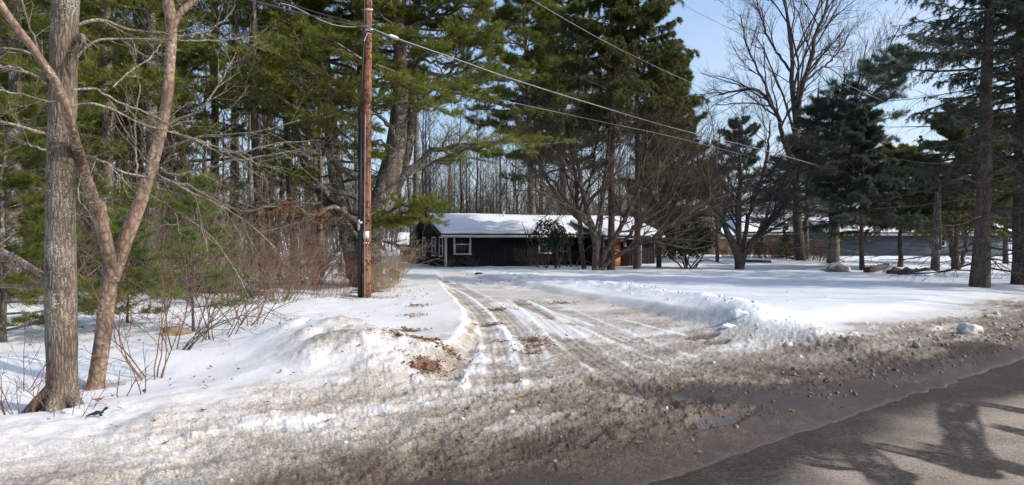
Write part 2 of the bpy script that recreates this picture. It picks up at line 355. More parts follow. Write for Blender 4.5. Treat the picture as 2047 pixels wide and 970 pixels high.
def fields(x, y, detail=True):
    x = np.asarray(x, float); y = np.asarray(y, float)
    R = np.hypot(x, y)
    rx, ry = x - EP[0], y - EP[1]
    s = rx * EN[0] + ry * EN[1] + 0.05 * fbm(x * 0.9, y * 0.9, 3, 5) + 0.05 * fbm(x * 5, y * 5, 3, 8)
    al = rx * EU[0] + ry * EU[1]
    xl = np.interp(y, *LX) + 0.12 * fbm(x * 1.3, y * 1.3, 3, 21); xr = np.interp(y, *RX) + 0.15 * fbm(x * 1.1, y * 1.1, 3, 22)
    ins = sst(-0.18, 0.18, x - xl) * sst(-0.3, 0.25, xr - x) * sst(36, 26, y) * sst(0.2, 0.6, s)
    n1 = fbm(x * 0.55, y * 0.55, 4, 31); n2 = fbm(x * 2.2, y * 2.2, 4, 41); n3 = fbm(x * 9, y * 9, 3, 51)
    # dirt thrown up by the road
    left = sst(0.3, -2.2, x - np.interp(y, *LX))
    se = s - 0.8 * n1 * sst(0, 2, s) - 0.55 * n2 * sst(0, 1.5, s)
    d_drv = np.interp(se, [-.3, 0.0, .55, 1.1, 1.8, 2.8, 4.5, 7.5], [.98, .97, .88, .68, .47, .38, .28, .10])
    d_lft = np.interp(se, [-.3, 0.0, .6, 1.1, 1.9, 2.9, 3.9], [.98, .9, .55, .36, .27, .17, .03])
    rgt = sst(-0.3, 0.9, x - xr)
    d_rgt = np.interp(se, [-.3, 0.0, .6, 1.2, 2.2, 3.1, 3.9], [.98, .95, .80, .56, .36, .14, .0])
    dirt = d_drv * (1 - left) + d_lft * left
    dirt = dirt * (1 - rgt) + d_rgt * rgt
    dirt = dirt + .26 * sst(.08, .5, fbm(x * .75 + 3, y * .75, 4, 151)) * sst(3.4, .8, s) * sst(-.1, .3, s) * (1 - .6 * left)
    mid = ins * np.interp(y, [8, 14, 20, 26, 34], [.27, .25, .20, .12, .06])
    dirt = np.maximum(dirt, mid + 0.08 * n2 * ins)
    bankd, bankrun, bside = polydist(x, y, RB)
    # yard snow beyond
    h = 0.10 * sst(-0.3, 0.5, s) - 0.14 * sst(0.12, -0.2, s)
    yard = sst(3.0, 4.2, s) * (1 - ins)
    h = h + 0.10 * yard + yard * (0.05 * fbm(x * 0.35, y * 0.35, 3, 61) + 0.02 * fbm(x * 1.4, y * 0.9, 3, 62)) * sst(0, 6, R)
    h = h + 0.008 * np.maximum(0, y - 42)
    # plough bank left of the mouth of the drive, and the mound at its end
    lb = np.exp(-((s - 3.1 - 0.25 * n1) / 0.85) ** 2) * left
    h = h + 0.16 * lb * (1 + 0.5 * n2)
    mx, my = x + 2.40, y - 9.0
    mnd = np.exp(-((mx * 0.8 + my * 0.6) / 0.85) ** 2 - ((-mx * 0.6 + my * 0.8) / 1.9) ** 2)
    m2 = np.exp(-((x + 1.9) / 0.8) ** 2 - ((y - 8.0) / 0.8) ** 2)
    h = h + 0.30 * mnd * (1 + 0.30 * n2) + 0.14 * m2 * (1 + 0.7 * n2)
    ice = np.exp(-((x + 1.85) / 0.85) ** 2 - ((y - 8.3) / 1.3) ** 2)
    dirt = np.maximum(dirt, 0.34 * ice * (1 + 0.9 * n2))
    # right bank
    T = sum(math.dist(RB[i], RB[i + 1]) for i in range(len(RB) - 1))
    prof = np.interp(bankrun / T, [0, .2, .45, .55, .75, .86, 1], [.05, .12, .21, .16, .29, .25, .09])
    wd = np.where(bside > 0, 0.75, 0.55)
    bank = np.exp(-((bankd) / wd) ** 2)
    h = h + prof * bank * (1 + 0.6 * fbm(x * 0.8, y * 0.8, 3, 71) + 0.12 * n2)
    dirt = dirt * (1 - 0.75 * bank * sst(1.6, 3.0, s))
    churn = np.exp(-((bankd - 0.1) / 0.55) ** 2) * sst(0.62, 0.4, bankrun / T)
    fp = np.exp(-((x - 1.2 - (y - 21) * 0.1) / 2.6) ** 2 - ((y - 24.5) / 3.0) ** 2)
    h = h + (0.06 * churn + 0.035 * fp) * fbm(x * 3.2, y * 2.6, 3, 81)
    # clumps of slush near the road
    zone = sst(0.10, 0.35, dirt) * sst(0.0, 0.8, s + 0.3)
    ridg = 1 - np.abs(fbm((x * EU[0] + y * EU[1]) * 1.6, (x * EN[0] + y * EN[1]) * 4.0, 4, 91))
    drt0 = dirt
    ua = x * EU[0] + y * EU[1] + .22 * n2 + .1 * n3; va = x * EN[0] + y * EN[1] + .10 * n2 + .06 * n3
    rid2 = 1 - np.abs(fbm(ua * 5.0, va * 14.0, 3, 93))
    clump = (0.016 * n2 + 0.010 * n3 + 0.060 * (ridg - 0.75) + .030 * (rid2 - .75)) * zone * (1 - 0.8 * ins * sst(6.8, 8.8, y)) * sst(1.0, 0.75, dirt)
    h = h + clump
    dirt = dirt + zone * sst(1.08, .7, drt0) * (-2.4 * clump + 0.04 * n3 + .30 * fbm((x * EU[0] + y * EU[1]) * .9, (x * EN[0] + y * EN[1]) * 2.4, 4, 95)) * sst(0.02, .2, dirt)
    dirt = np.maximum(dirt, .92 * sst(.55, .0, s + .35 * n1)); h = h - .03 * sst(.6, .1, s)
    # snow in the trees: soft hummocks, streaks of fallen bits
    sharp = fbm(ua * 13 + .8 * n3, va * 19 + .8 * n2, 4, 131, .62) * 1.3; sharp2 = 0
    near = sst(26, 9, R)
    h = h + near * (zone * .016 + .010 * bank * sst(.5, 2., s)) * (sharp + .5 * sharp2) * sst(1.0, .8, drt0)
    h = h + .018 * bank * n3 * near
    dirt = dirt - zone * near * .09 * sharp * sst(1.0, .7, drt0)
    h = h - .13 * np.exp(-((x + 4.3) ** 2 + (y - 6.4) ** 2) / 1.5 ** 2)
    hm = left * sst(3.0, 4.5, s)
    h = h + hm * (0.05 * fbm(x * 0.8, y * 0.8, 3, 101))
    # tracks
    fpts = spline([G(1000, 553) + (0,), G(1060, 562) + (0,), G(1130, 572) + (0,), G(1215, 578) + (0,), G(1290, 590) + (0,)], 26); fpts2 = spline([G(1080, 556) + (0,), G(1030, 566) + (0,), G(960, 572) + (0,), G(900, 566) + (0,)], 16)
    for k, q in enumerate(np.vstack([fpts, fpts2])):
        ox = .17 * (1 if k % 2 else -1); dd = ((x - q[0] - .3 * ox) / .15) ** 2 + ((y - q[1] - ox) / .22) ** 2
        h = h - .085 * np.exp(-dd * 1.2) + .03 * np.exp(-(np.sqrt(dd) - 1.7) ** 2 * 5)
    leaf = np.zeros_like(x); wet = np.zeros_like(x)
    if detail:
        h = h - 0.05 * ins * sst(7, 9, y)
        for pts, hw, dd in TR:
            d, run, sd = polydist(x, y, pts)
            end = sst(0, 1.0, run) 
            tm = sst(hw * 1.25, hw * 0.8, d) * end
            tread = np.sin(run * 2 * math.pi / 0.11 + 6 * np.abs(sd)) * (np.abs(sd) < hw)
            lines = np.cos(sd * 2 * math.pi / (hw * 0.55))
            h = h - tm * (0.010 + 0.002 * tread * sst(14, 9, R) + 0.003 * lines)
            rim = np.exp(-((d - hw * 1.25) / 0.06) ** 2) * end
            h = h + 0.008 * rim * (1 + n3 + n2)
            dirt = np.where(tm > 0, np.maximum(dirt, tm * (dd + 0.06 * lines + 0.05 * tread + .22 * n2 + .15 * n3)), dirt) - 0.12 * rim * sst(.9, .5, dirt)
        for pts, hw in WH:
            d, run, sd = polydist(x, y, pts)
            tm = sst(hw, hw * 0.5, d + 0.06 * n2) * sst(0, .6, run)
            dirt = dirt * (1 - 0.7 * tm); h = h + 0.012 * tm
        for px, py, rr in LEAFP:
            gx, gy = G(px, py); dd = np.sqrt(((x - gx) / rr) ** 2 + ((y - gy) / (rr * 1.15)) ** 2) + 0.5 * n2 + 0.35 * n3
            leaf = np.maximum(leaf, sst(.85, 0.2, dd + .25 * n1) * 0.7)
        for px, py, ra, rb in PUD:
            gx, gy = G(px, py); ex, ey = x - gx, y - gy
            dd = np.sqrt(((ex * EU[0] + ey * EU[1]) / ra) ** 2 + ((ex * EN[0] + ey * EN[1]) / (rb * 2)) ** 2) + 0.35 * n2
            wp = sst(1.1, 0.7, dd); wet = np.maximum(wet, wp); dirt = dirt * (1 - wp) + wp * np.maximum(.62, dirt)
            h = h - 0.03 * wp
        wet = np.maximum(wet, 0.55 * sst(.8, 1.0, dirt) * sst(-0.15, .35, n1 + .3))
        for bx_, by_, br_ in ((-4.05, 5.95, .42), (-4.45, 7.1, .3), (-3.9, 17.6, .9), (-4.6, 21.5, 1.4)):
            dd = np.hypot(x - bx_, y - by_) / br_ + .5 * n2; leaf = np.maximum(leaf, .45 * sst(1.2, .5, dd)); h = h - .05 * sst(1., .4, dd)
        # pine litter and bits blown over the snow under the trees
        lit = sst(0.05, 0.45, fbm(x * 1.1, y * 1.1, 4, 111)) * (left * sst(4.5, 8, s)) * sst(7, 9, y)
        leaf = np.maximum(leaf, 0.36 * lit * sst(-.3, .4, n3))
    dirt = np.clip(dirt, 0, 1)
    return h, dirt, wet, leaf

def H(x, y):
    return float(fields(np.array([x]), np.array([y]), True)[0][0])

def ground_mat():
    m, t, b = new_mat('snowy_ground'); N = t.nodes.new; L = t.links.new
    def attr(n):
        a = N('ShaderNodeAttribute'); a.attribute_name = n; return a.outputs['Fac']
    co = N('ShaderNodeTexCoord')
    n1 = N('ShaderNodeTexNoise'); n1.inputs['Scale'].default_value = 14; n1.inputs['Detail'].default_value = 8; n1.inputs['Roughness'].default_value = 0.7; L(co.outputs['Object'], n1.inputs[0])
    n2 = N('ShaderNodeTexNoise'); n2.inputs['Scale'].default_value = 70; n2.inputs['Detail'].default_value = 4; L(co.outputs['Object'], n2.inputs[0])
    def math_(op, a, b_, c=None):
        q = N('ShaderNodeMath'); q.operation = op
        for i, v in enumerate((a, b_, c)):
            if v is None: continue
            if isinstance(v, (int, float)): q.inputs[i].default_value = v
            else: L(v, q.inputs[i])
        return q.outputs[0]
    d = attr('dirt')
    ns = math_('SUBTRACT', n1.outputs[0], 0.5); ns2 = math_('SUBTRACT', n2.outputs[0], 0.5)
    amp = math_('MULTIPLY', math_('MINIMUM', math_('MULTIPLY', d, 3.0), 1.0), 1.0)
    nn = math_('MULTIPLY_ADD', ns2, 0.75, math_('MULTIPLY', ns, 0.5))
    dd = math_('MULTIPLY_ADD', nn, amp, d)
    r = N('ShaderNodeValToRGB'); e = r.color_ramp.elements
    e[0].position = 0.0; e[0].color = (0.76, 0.77, 0.79, 1); e[1].position = 1.0; e[1].color = (0.055, 0.040, 0.029, 1)
    for p, c in ((.14, (.68, .655, .62)), (.30, (.46, .405, .34)), (.48, (.29, .24, .185)), (.68, (.165, .122, .084)), (.85, (.088, .063, .043))):
        q = e.new(p); q.color = c + (1,)
    L(dd, r.inputs[0])
    lr = N('ShaderNodeValToRGB'); lr.color_ramp.elements[0].color = (.07, .03, .016, 1); lr.color_ramp.elements[1].color = (.24, .12, .055, 1); L(n2.outputs[0], lr.inputs[0])
    lf = math_('MULTIPLY_ADD', ns2, 1.6, attr('leaf')); lfr = N('ShaderNodeValToRGB'); lfr.color_ramp.elements[0].position = .35; lfr.color_ramp.elements[1].position = .6; L(lf, lfr.inputs[0])
    lfm = math_('MULTIPLY', lfr.outputs[0], math_('MINIMUM', math_('MULTIPLY', attr('leaf'), 8.0), 1.0))
    mx = N('ShaderNodeMix'); mx.data_type = 'RGBA'; L(lfm, mx.inputs['Factor']); L(r.outputs[0], mx.inputs['A']); L(lr.outputs[0], mx.inputs['B'])
    L(mx.outputs['Result'], b.inputs['Base Color'])
    gv = N('ShaderNodeTexNoise'); gv.inputs['Scale'].default_value = 62; gv.inputs['Detail'].default_value = 3; L(co.outputs['Object'], gv.inputs[0])
    gr = N('ShaderNodeValToRGB'); gr.color_ramp.elements[0].position = .60; gr.color_ramp.elements[1].position = .68; L(gv.outputs[0], gr.inputs[0])
    gm = N('ShaderNodeMix'); gm.data_type = 'RGBA'; L(math_('MULTIPLY', gr.outputs[0], math_('MULTIPLY', amp, .75)), gm.inputs['Factor']); L(mx.outputs['Result'], gm.inputs['A']); gm.inputs['B'].default_value = (.06, .048, .038, 1)
    L(gm.outputs['Result'], b.inputs['Base Color'])
    w = attr('wet')
    rg = math_('SUBTRACT', math_('MULTIPLY_ADD', d, -0.1, 0.62), math_('MULTIPLY', w, 0.38)); L(math_('MAXIMUM', rg, 0.06), b.inputs['Roughness'])
    b.inputs['Specular IOR Level'].default_value = 0.35
    bp = N('ShaderNodeBump'); bp.inputs['Distance'].default_value = 0.03; L(math_('MULTIPLY', math_('SUBTRACT', 1.0, w), math_('MULTIPLY_ADD', amp, .6, .25)), bp.inputs['Strength'])
    L(math_('MULTIPLY_ADD', n2.outputs[0], .4, n1.outputs[0]), bp.inputs['Height']); L(bp.outputs[0], b.inputs['Normal'])
    return m

def build_ground():
    dense = np.radians(np.arange(-43, 43.01, 0.09)); rest = np.radians(np.arange(46, 315, 3.0))
    az = np.concatenate([dense, rest]); na = len(az)
    r = [0.02, 1.0, 2.0, 2.6]
    while r[-1] < 60: r.append(r[-1] * 1.0065 if r[-1] > 3 else r[-1] * 1.03)
    while r[-1] < 1500: r.append(r[-1] * 1.06)
    r = np.array(r); A, Rr = np.meshgrid(az, r); x = (Rr * np.sin(A)).ravel(); y = (Rr * np.cos(A)).ravel()
    h, dirt, wet, leaf = fields(x, y)
    V = np.stack([x, y, h], 1); nr = len(r)
    i = np.arange(nr - 1)[:, None] * na; j = np.arange(na)[None, :]; j2 = (j + 1) % na
    Q = np.stack([i + j2, i + j, i + na + j, i + na + j2], -1).reshape(-1, 4)
    a = Acc(); a.add(V, Q)
    o = a.build('ground', ground_mat(), smooth=True)
    for n, v in (('dirt', dirt), ('wet', wet), ('leaf', leaf)):
        at = o.data.attributes.new(n, 'FLOAT', 'POINT'); at.data.foreach_set('value', v.astype(np.float32))
    tag(o, kind='structure'); return o
build_ground()

def build_road():
    al = np.concatenate([np.arange(-60, -6, 1.5), np.arange(-6, 14, 0.03), np.arange(14, 110, 1.5)])
    ac = np.concatenate([np.arange(0.35, -5.0, -0.03), np.arange(-5, -8, -0.4)])
    A, C = np.meshgrid(al, ac); x = EP[0] + EU[0] * A + EN[0] * C; y = EP[1] + EU[1] * A + EN[1] * C
    x = x.ravel(); y = y.ravel()
    n1 = fbm(x * .8, y * .8, 4, 201); n2 = fbm(x * 5, y * 5, 3, 211)
    z = 0.004 + 0.02 * np.minimum(0, C.ravel() * 0 + 0) + 0.003 * n2
    damp = sst(-0.95, -.25, C.ravel() + 0.6 * n1) * 0.97
    trk = [([G(1600, 830), G(1660, 855), G(1700, 890), G(1745, 930), G(1790, 975), G(1850, 1040)], .15), ([G(1560, 905), G(1640, 925), G(1740, 935), G(1790, 950)], .13),
           ([G(1800, 885), G(1900, 905), G(2000, 930), G(2100, 960)], .14), ([G(1680, 880), G(1770, 895), G(1860, 915), G(1980, 950)], .10), ([G(1880, 795), G(1960, 808), G(2060, 825)], .12),
           ([G(1920, 790), G(1915, 830), G(1925, 880), G(1950, 940)], .16), ([G(1960, 845), G(2060, 870)], .1)]
    for pts, hw in trk:
        d, run, sd = polydist(x, y, pts)
        ln = 0.92 + 0.08 * np.sign(np.sin(run * 2 * math.pi / .09 + 14 * np.abs(sd)))
        tm = sst(hw * 1.1, hw * .85, d + .03 * n2 + .04 * n1) * (0.95 + .2 * n1 + .25 * n2 + .75 * fbm(run * 2.2, sd * 26, 3, 9)) * sst(0, .25, run) * (ln if hw < .2 else .85)
        damp = np.maximum(damp, np.clip(tm * 1.3, 0, .95))
    damp = np.clip(damp + 0.12 * n2 * (damp > .05), 0, 1)
    na = len(al); i = np.arange(len(ac) - 1)[:, None] * na; j = np.arange(na - 1)[None, :]
    Q = np.stack([i + j, i + na + j, i + na + j + 1, i + j + 1], -1).reshape(-1, 4)
    a = Acc(); a.add(np.stack([x, y, z], 1), Q)
    m, t, b = new_mat('salted_asphalt'); N = t.nodes.new; L = t.links.new
    at = N('ShaderNodeAttribute'); at.attribute_name = 'damp'
    co = N('ShaderNodeTexCoord'); n = N('ShaderNodeTexNoise'); n.inputs['Scale'].default_value = 28; n.inputs['Detail'].default_value = 8; n.inputs['Roughness'].default_value = .7; L(co.outputs['Object'], n.inputs[0])
    nb = N('ShaderNodeTexNoise'); nb.inputs['Scale'].default_value = 1.6; nb.inputs['Detail'].default_value = 5; L(co.outputs['Object'], nb.inputs[0])
    vo = N('ShaderNodeTexVoronoi'); vo.inputs['Scale'].default_value = 140; L(co.outputs['Object'], vo.inputs[0])
    dry = N('ShaderNodeValToRGB'); dry.color_ramp.elements[0].position = .38; dry.color_ramp.elements[1].position = .62
    dry.color_ramp.elements[0].color = (.215, .175, .136, 1); dry.color_ramp.elements[1].color = (.41, .345, .275, 1)
    ad = N('ShaderNodeMath'); ad.operation = 'MULTIPLY_ADD'; ad.inputs[1].default_value = .5; L(n.outputs[0], ad.inputs[0])
    hb = N('ShaderNodeMath'); hb.operation = 'MULTIPLY'; hb.inputs[1].default_value = .5; L(nb.outputs[0], hb.inputs[0]); L(hb.outputs[0], ad.inputs[2]); L(ad.outputs[0], dry.inputs[0])
    mx = N('ShaderNodeMix'); mx.data_type = 'RGBA'; mx.inputs['B'].default_value = (.040, .033, .027, 1); L(at.outputs['Fac'], mx.inputs['Factor']); L(dry.outputs[0], mx.inputs['A'])
    L(mx.outputs['Result'], b.inputs['Base Color'])
    dm = N('ShaderNodeMath'); dm.operation = 'MULTIPLY_ADD'; dm.inputs[1].default_value = 1.1; L(n.outputs[0], dm.inputs[0]); ds = N('ShaderNodeMath'); ds.operation = 'SUBTRACT'; ds.use_clamp = True; ds.inputs[1].default_value = .55; L(at.outputs['Fac'], dm.inputs[2]); L(dm.outputs[0], ds.inputs[0]); L(ds.outputs[0], mx.inputs['Factor'])
    g2 = N('ShaderNodeTexNoise'); g2.inputs['Scale'].default_value = 75; g2.inputs['Detail'].default_value = 3; L(co.outputs['Object'], g2.inputs[0]); g3 = N('ShaderNodeValToRGB'); g3.color_ramp.elements[0].position = .36; g3.color_ramp.elements[0].color = (.45, .44, .43, 1); g3.color_ramp.elements[1].position = .56; g3.color_ramp.elements[1].color = (1.08, 1.08, 1.08, 1); L(g2.outputs[0], g3.inputs[0])
    gx = N('ShaderNodeMix'); gx.data_type = 'RGBA'; gx.blend_type = 'MULTIPLY'; gx.inputs['Factor'].default_value = .8; L(mx.outputs['Result'], gx.inputs['A']); L(g3.outputs[0], gx.inputs['B']); L(gx.outputs['Result'], b.inputs['Base Color'])
    rr = N('ShaderNodeMath'); rr.operation = 'MULTIPLY_ADD'; rr.inputs[1].default_value = -.2; rr.inputs[2].default_value = .95; b.inputs['Specular IOR Level'].default_value = .2; L(at.outputs['Fac'], rr.inputs[0]); L(rr.outputs[0], b.inputs['Roughness'])
    bp = N('ShaderNodeBump'); bp.inputs['Strength'].default_value = .5; bp.inputs['Distance'].default_value = .006; L(vo.outputs['Distance'], bp.inputs['Height']); L(bp.outputs[0], b.inputs['Normal'])
    o = a.build('road', m, smooth=True)
    q = o.data.attributes.new('damp', 'FLOAT', 'POINT'); q.data.foreach_set('value', damp.astype(np.float32))
    tag(o, kind='structure')
build_road()

# ------------------------------------------------------------------ cabin
def window(parent, x0, x1, z0, z1, y, axis='x', sash=True, trim='trim_white', fw=0.09, out=-1):
    """a window in the wall plane; axis says which way the wall runs; out is the outward sign"""
    def bx(a, lo, hi):
        (u0, d0, w0), (u1, d1, w1) = lo, hi
        if axis == 'x': a.box((u0, min(d0, d1), w0), (u1, max(d0, d1), w1))
        else: a.box((min(d0, d1), u0, w0), (max(d0, d1), u1, w1))
    f = Acc(); o1, o2 = y + out * 0.003, y + out * 0.06
    bx(f, (x0, o1, z0), (x0 + fw, o2, z1)); bx(f, (x1 - fw, o1, z0), (x1, o2, z1))
    bx(f, (x0 + fw, o1, z1 - fw), (x1 - fw, o2, z1)); bx(f, (x0 - .03, o1, z0 - fw * .9), (x1 + .03, o2 + out * .03, z0))
    fr = f.build('window', M[trim], parent, local=True)
    g = Acc(); bx(g, (x0 + fw, o1, z0), (x1 - fw, y + out * .015, z1 - fw)); g.build('pane', M['glass'], fr, local=True)
    if sash:
        q = Acc(); zm = (z0 + z1) / 2
        bx(q, (x0 + fw, y + out * .016, zm - .025), (x1 - fw, y + out * .045, zm + .025))
        bx(q, (x0 + fw, y + out * .016, z0), (x0 + fw + .035, y + out * .04, zm - .025)); bx(q, (x1 - fw - .035, y + out * .016, z0), (x1 - fw, y + out * .04, zm - .025))
        q.build('sash', M[trim], fr, local=True)
    return fr

def snow_sheet(a, p00, p10, p11, p01, th, nu=30, nv=12, seed=0, edge=0.05):
    """a snow slab lying on the plane through four corners, uneven thickness and edge"""
    u, v = np.meshgrid(np.linspace(0, 1, nu), np.linspace(0, 1, nv)); u = u.ravel()[:, None]; v = v.ravel()[:, None]
    p00, p10, p11, p01 = (np.asarray(p, float) for p in (p00, p10, p11, p01))
    L = np.linalg.norm(p10 - p00); Wd = np.linalg.norm(p01 - p00)
    uu = u + edge / L * fbm(v * 7 + seed, u * 3, 3, seed)[..., 0:1] * (2 * u - 1) if False else u
    vv = v - edge / Wd * (fbm(u * 25 + seed, v * 0 + .3, 3, seed)) * (1 - v) ** 3
    base = (1 - uu) * (1 - vv) * p00 + uu * (1 - vv) * p10 + uu * vv * p11 + (1 - uu) * vv * p01
    n = np.cross(p10 - p00, p01 - p00); n = n / np.linalg.norm(n); n = n if n[2] > 0 else -n
    ed = np.minimum(np.minimum(u, 1 - u) * L, np.minimum(v, 1 - v + 10) * Wd)
    t = th * (0.55 + 0.45 * sst(0, .25, ed)) * (1 + .25 * fbm(u * L * .7 + seed, v * Wd * .7, 3, seed + 3))
    top = base + n * t; N0 = nu * nv
    i = np.arange(nv - 1)[:, None] * nu; j = np.arange(nu - 1)[None, :]
    Q = np.stack([i + j, i + j + 1, i + nu + j + 1, i + nu + j], -1).reshape(-1, 4)
    bd = np.concatenate([np.arange(nu), np.arange(1, nv) * nu + nu - 1, (nv - 1) * nu + np.arange(nu - 2, -1, -1), np.arange(nv - 2, 0, -1) * nu])
    b2 = np.roll(bd, -1)
    a.add(np.vstack([base, top]), [Q[:, ::-1], Q + N0, np.stack([bd, b2, b2 + N0, bd + N0], -1)])

def gable_tri(a, x, y0, y1, zb, zr, th=0.06, sgn=1):
    ym = (y0 + y1) / 2
    V = [[x, y0, zb], [x, y1, zb], [x, ym, zr], [x + th, y0, zb], [x + th, y1, zb], [x + th, ym, zr]]
    a.add(V, [np.array([[0, 2, 1], [3, 4, 5]]), np.array([[0, 1, 4, 3], [1, 2, 5, 4], [2, 0, 3, 5]])])

def slab(a, p00, p10, p11, p01, th):
    P = np.array([p00, p10, p11, p01], float); n = np.cross(P[1] - P[0], P[3] - P[0]); n /= np.linalg.norm(n)
    if n[2] < 0: n = -n
    V = np.vstack([P - n * th, P])
    a.add(V, np.array([[3, 2, 1, 0], [4, 5, 6, 7], [0, 1, 5, 4], [1, 2, 6, 5], [2, 3, 7, 6], [3, 0, 4, 7]]))

def boards(a, x0, x1, z0, z1, y, axis='x', out=-1, step=0.2, seed=1):
    """vertical board and batten strips standing proud of a wall"""
    x = x0 + step * .5
    while x < x1 - .03:
        if axis == 'x': a.box((x, min(y, y + out * .018), z0), (x + .035, max(y, y + out * .018), z1))
        else: a.box((min(y, y + out * .018), x, z0), (max(y, y + out * .018), x + .035, z1))
        x += step

def cabin():
    c = thing('cabin', 'long low dark brown board cabin with snow covered gable roof', 'cabin', (-3.77, 38, 0), rz=math.radians(22))
    Lh, Dh, ze, zr, zb = 14.0, 6.4, 2.16, 3.17, -0.4
    of, os_ = 0.55, 0.45
    w = Acc(); w.box((0, 0, zb), (Lh, Dh, ze))
    gable_tri(w, 0.0, 0, Dh, ze, zr - .16); gable_tri(w, Lh - .06, 0, Dh, ze, zr - .16)
    boards(w, 0.1, 9.0, zb, ze - .05, 0, 'x', -1); boards(w, 0.1, Dh, zb, ze, 0, 'y', -1); boards(w, 11.4, Lh, zb, ze - .05, 0, 'x', -1)
    w.build('wall', M['dark_board'], c, local=True)
    sl_ = (zr - ze) / (Dh / 2); zf = ze - of * sl_ + .12; ztop = zr + .12 - .0
    r = Acc()
    slab(r, (-os_, -of, zf), (Lh + os_, -of, zf), (Lh + os_, Dh / 2, ztop), (-os_, Dh / 2, ztop), .09)
    slab(r, (-os_, Dh + of, zf), (Lh + os_, Dh + of, zf), (Lh + os_, Dh / 2 + .004, ztop), (-os_, Dh / 2 + .004, ztop), .09)
    ro = r.build('roof', M['roof_dark'], c, local=True)
    sn = Acc(); snow_sheet(sn, (-os_ + .03, -of + .02, zf + .003), (Lh + os_ - .03, -of + .02, zf + .003), (Lh + os_ - .03, Dh / 2 + .05, ztop + .01), (-os_ + .03, Dh / 2 + .05, ztop + .01), .10, 90, 16, 3, .09)
    snow_sheet(sn, (-os_ + .03, Dh + of, zf + .003), (Lh + os_, Dh + of, zf + .003), (Lh + os_, Dh / 2, ztop + .003), (-os_ + .03, Dh / 2, ztop + .003), .13, 60, 10, 5)
    sn.build('snow_layer', M['snow'], ro, smooth=True, local=True)
    fa = Acc(); fa.box((-os_, -of - .025, zf - .22), (9.0, -of - .003, zf - .075)); fa.box((11.4, -of - .025, zf - .22), (Lh + os_, -of - .003, zf - .075))
    fa.build('fascia', M['trim_white'], c, local=True)
    so_ = Acc(); so_.box((-os_, -of, zf - .20), (9.0, -.005, zf - .17)); so_.box((11.4, -of, zf - .20), (Lh + os_, -.005, zf - .17)); so_.build('soffit', M['trim_grey'], c, local=True)
    # raking boards on the gable
    for (ya, yb) in ((-of, Dh / 2), (Dh + of, Dh / 2)):
        b = Acc(); slab(b, (-os_ - .03, ya, zf - .01), (-os_ - .003, ya, zf - .01), (-os_ - .003, yb, ztop - .01), (-os_ - .03, yb, ztop - .01), .2); b.build('barge_board', M['roof_dark'], c, local=True)
    cb = Acc(); cb.box((-.05, -.05, zb), (.06, -.003, ze)); cb.box((-.05, -.0029, zb), (-.02, .1, ze)); cb.build('corner_board', M['trim_white'], c, local=True)
    cb = Acc(); cb.box((Lh - .06, -.03, zb), (Lh + .03, -.003, ze)); cb.build('corner_board', M['maroon_board'], c, local=True)
    window(c, .45, 1.50, .98, 2.02, 0, 'x')
    window(c, 5.75, 6.60, 1.0, 1.95, 0, 'x'); window(c, 7.2, 7.9, 1.1, 1.95, 0, 'x', trim='trim_grey')
    for y0, y1 in ((.45, 1.25), (2.0, 2.85), (4.4, 5.15)): window(c, y0, y1, .85, 1.95, 0, 'y')
    # vent pipe
    v = Acc(); v.tubes([[4.6, 2.75, ztop - .3], [4.6, 2.75, ztop + .22]], [.05, .05], 10, True); v.tubes([[4.6, 2.75, ztop + .22], [4.6, 2.75, ztop + .30]], [.09, .08], 10, True); v.build('vent_pipe', M['trim_white'], ro, local=True)
    # entrance wing
    x0, x1, yw = 9.0, 11.4, -2.5
    ww = Acc(); ww.box((x0, yw, zb), (x0 + .1, -.003, 2.0)); 
    ww.box((x0 + .1, yw, zb), (x0 + .28, yw + .1, 2.0)); ww.box((x0 + 1.02, yw, zb), (x1, yw + .1, 2.0)); ww.box((x0 + .28, yw, 1.93), (x0 + 1.02, yw + .1, 2.0)); ww.box((x1 - .1, yw + .1, zb), (x1, -.003, 2.0))
    boards(ww, x0 + 1.1, x1, zb, 1.98, yw, 'x', -1, .18); boards(ww, yw, 0, zb, 1.95, x0, 'y', -1, .2)
    wg = ww.build('wing_wall', M['maroon_board'], c, local=True)
    rr = Acc(); yt, zt, yf, zff = 1.3, 2.95, yw - .5, 1.98
    slab(rr, (x0 - .45, yf, zff), (x1 + .35, yf, zff), (x1 + .35, yt, zt), (x0 - .45, yt, zt), .09)
    wr = rr.build('wing_roof', M['roof_dark'], c, local=True)
    s2 = Acc(); snow_sheet(s2, (x0 - .43, yf + .02, zff + .003), (x1 + .33, yf + .02, zff + .003), (x1 + .33, yt, zt + .003), (x0 - .43, yt, zt + .003), .15, 40, 14, 9); s2.build('snow_layer', M['snow'], wr, smooth=True, local=True)
    f2 = Acc(); f2.box((x0 - .45, yf - .025, zff - .2), (x1 + .35, yf - .003, zff - .07)); f2.build('fascia', M['trim_white'], c, local=True)
    d = Acc(); d.box((x0 + .28, yw + .03, 0), (x0 + 1.02, yw + .07, 1.93)); d.box((x0 + .36, yw + .015, 1.0), (x0 + .94, yw + .029, 1.8)); d.box((x0 + .36, yw + .015, .2), (x0 + .94, yw + .029, .85))
    do = d.build('door', M['orange_wood'], c, local=True)
    k = Acc(); k.tubes([[x0 + .94, yw + .029, .95], [x0 + .94, yw - .03, .95]], [.02, .035], 8, True); k.build('handle', M['trim_grey'], do, local=True)
    ps = Acc(); ps.box((x0 - .3, yw - .2, zb), (x0 - .2, yw - .1, zff - .05)); ps.build('post', M['trim_grey'], c, local=True)
    lm = Acc(); lm.tubes([[x0 + 1.2, yw - .02, 1.62], [x0 + 1.2, yw - .12, 1.55], [x0 + 1.2, yw - .13, 1.35]], [.03, .10, .08], 10, True); lm.build('porch_light', M['trim_white'], c, local=True)
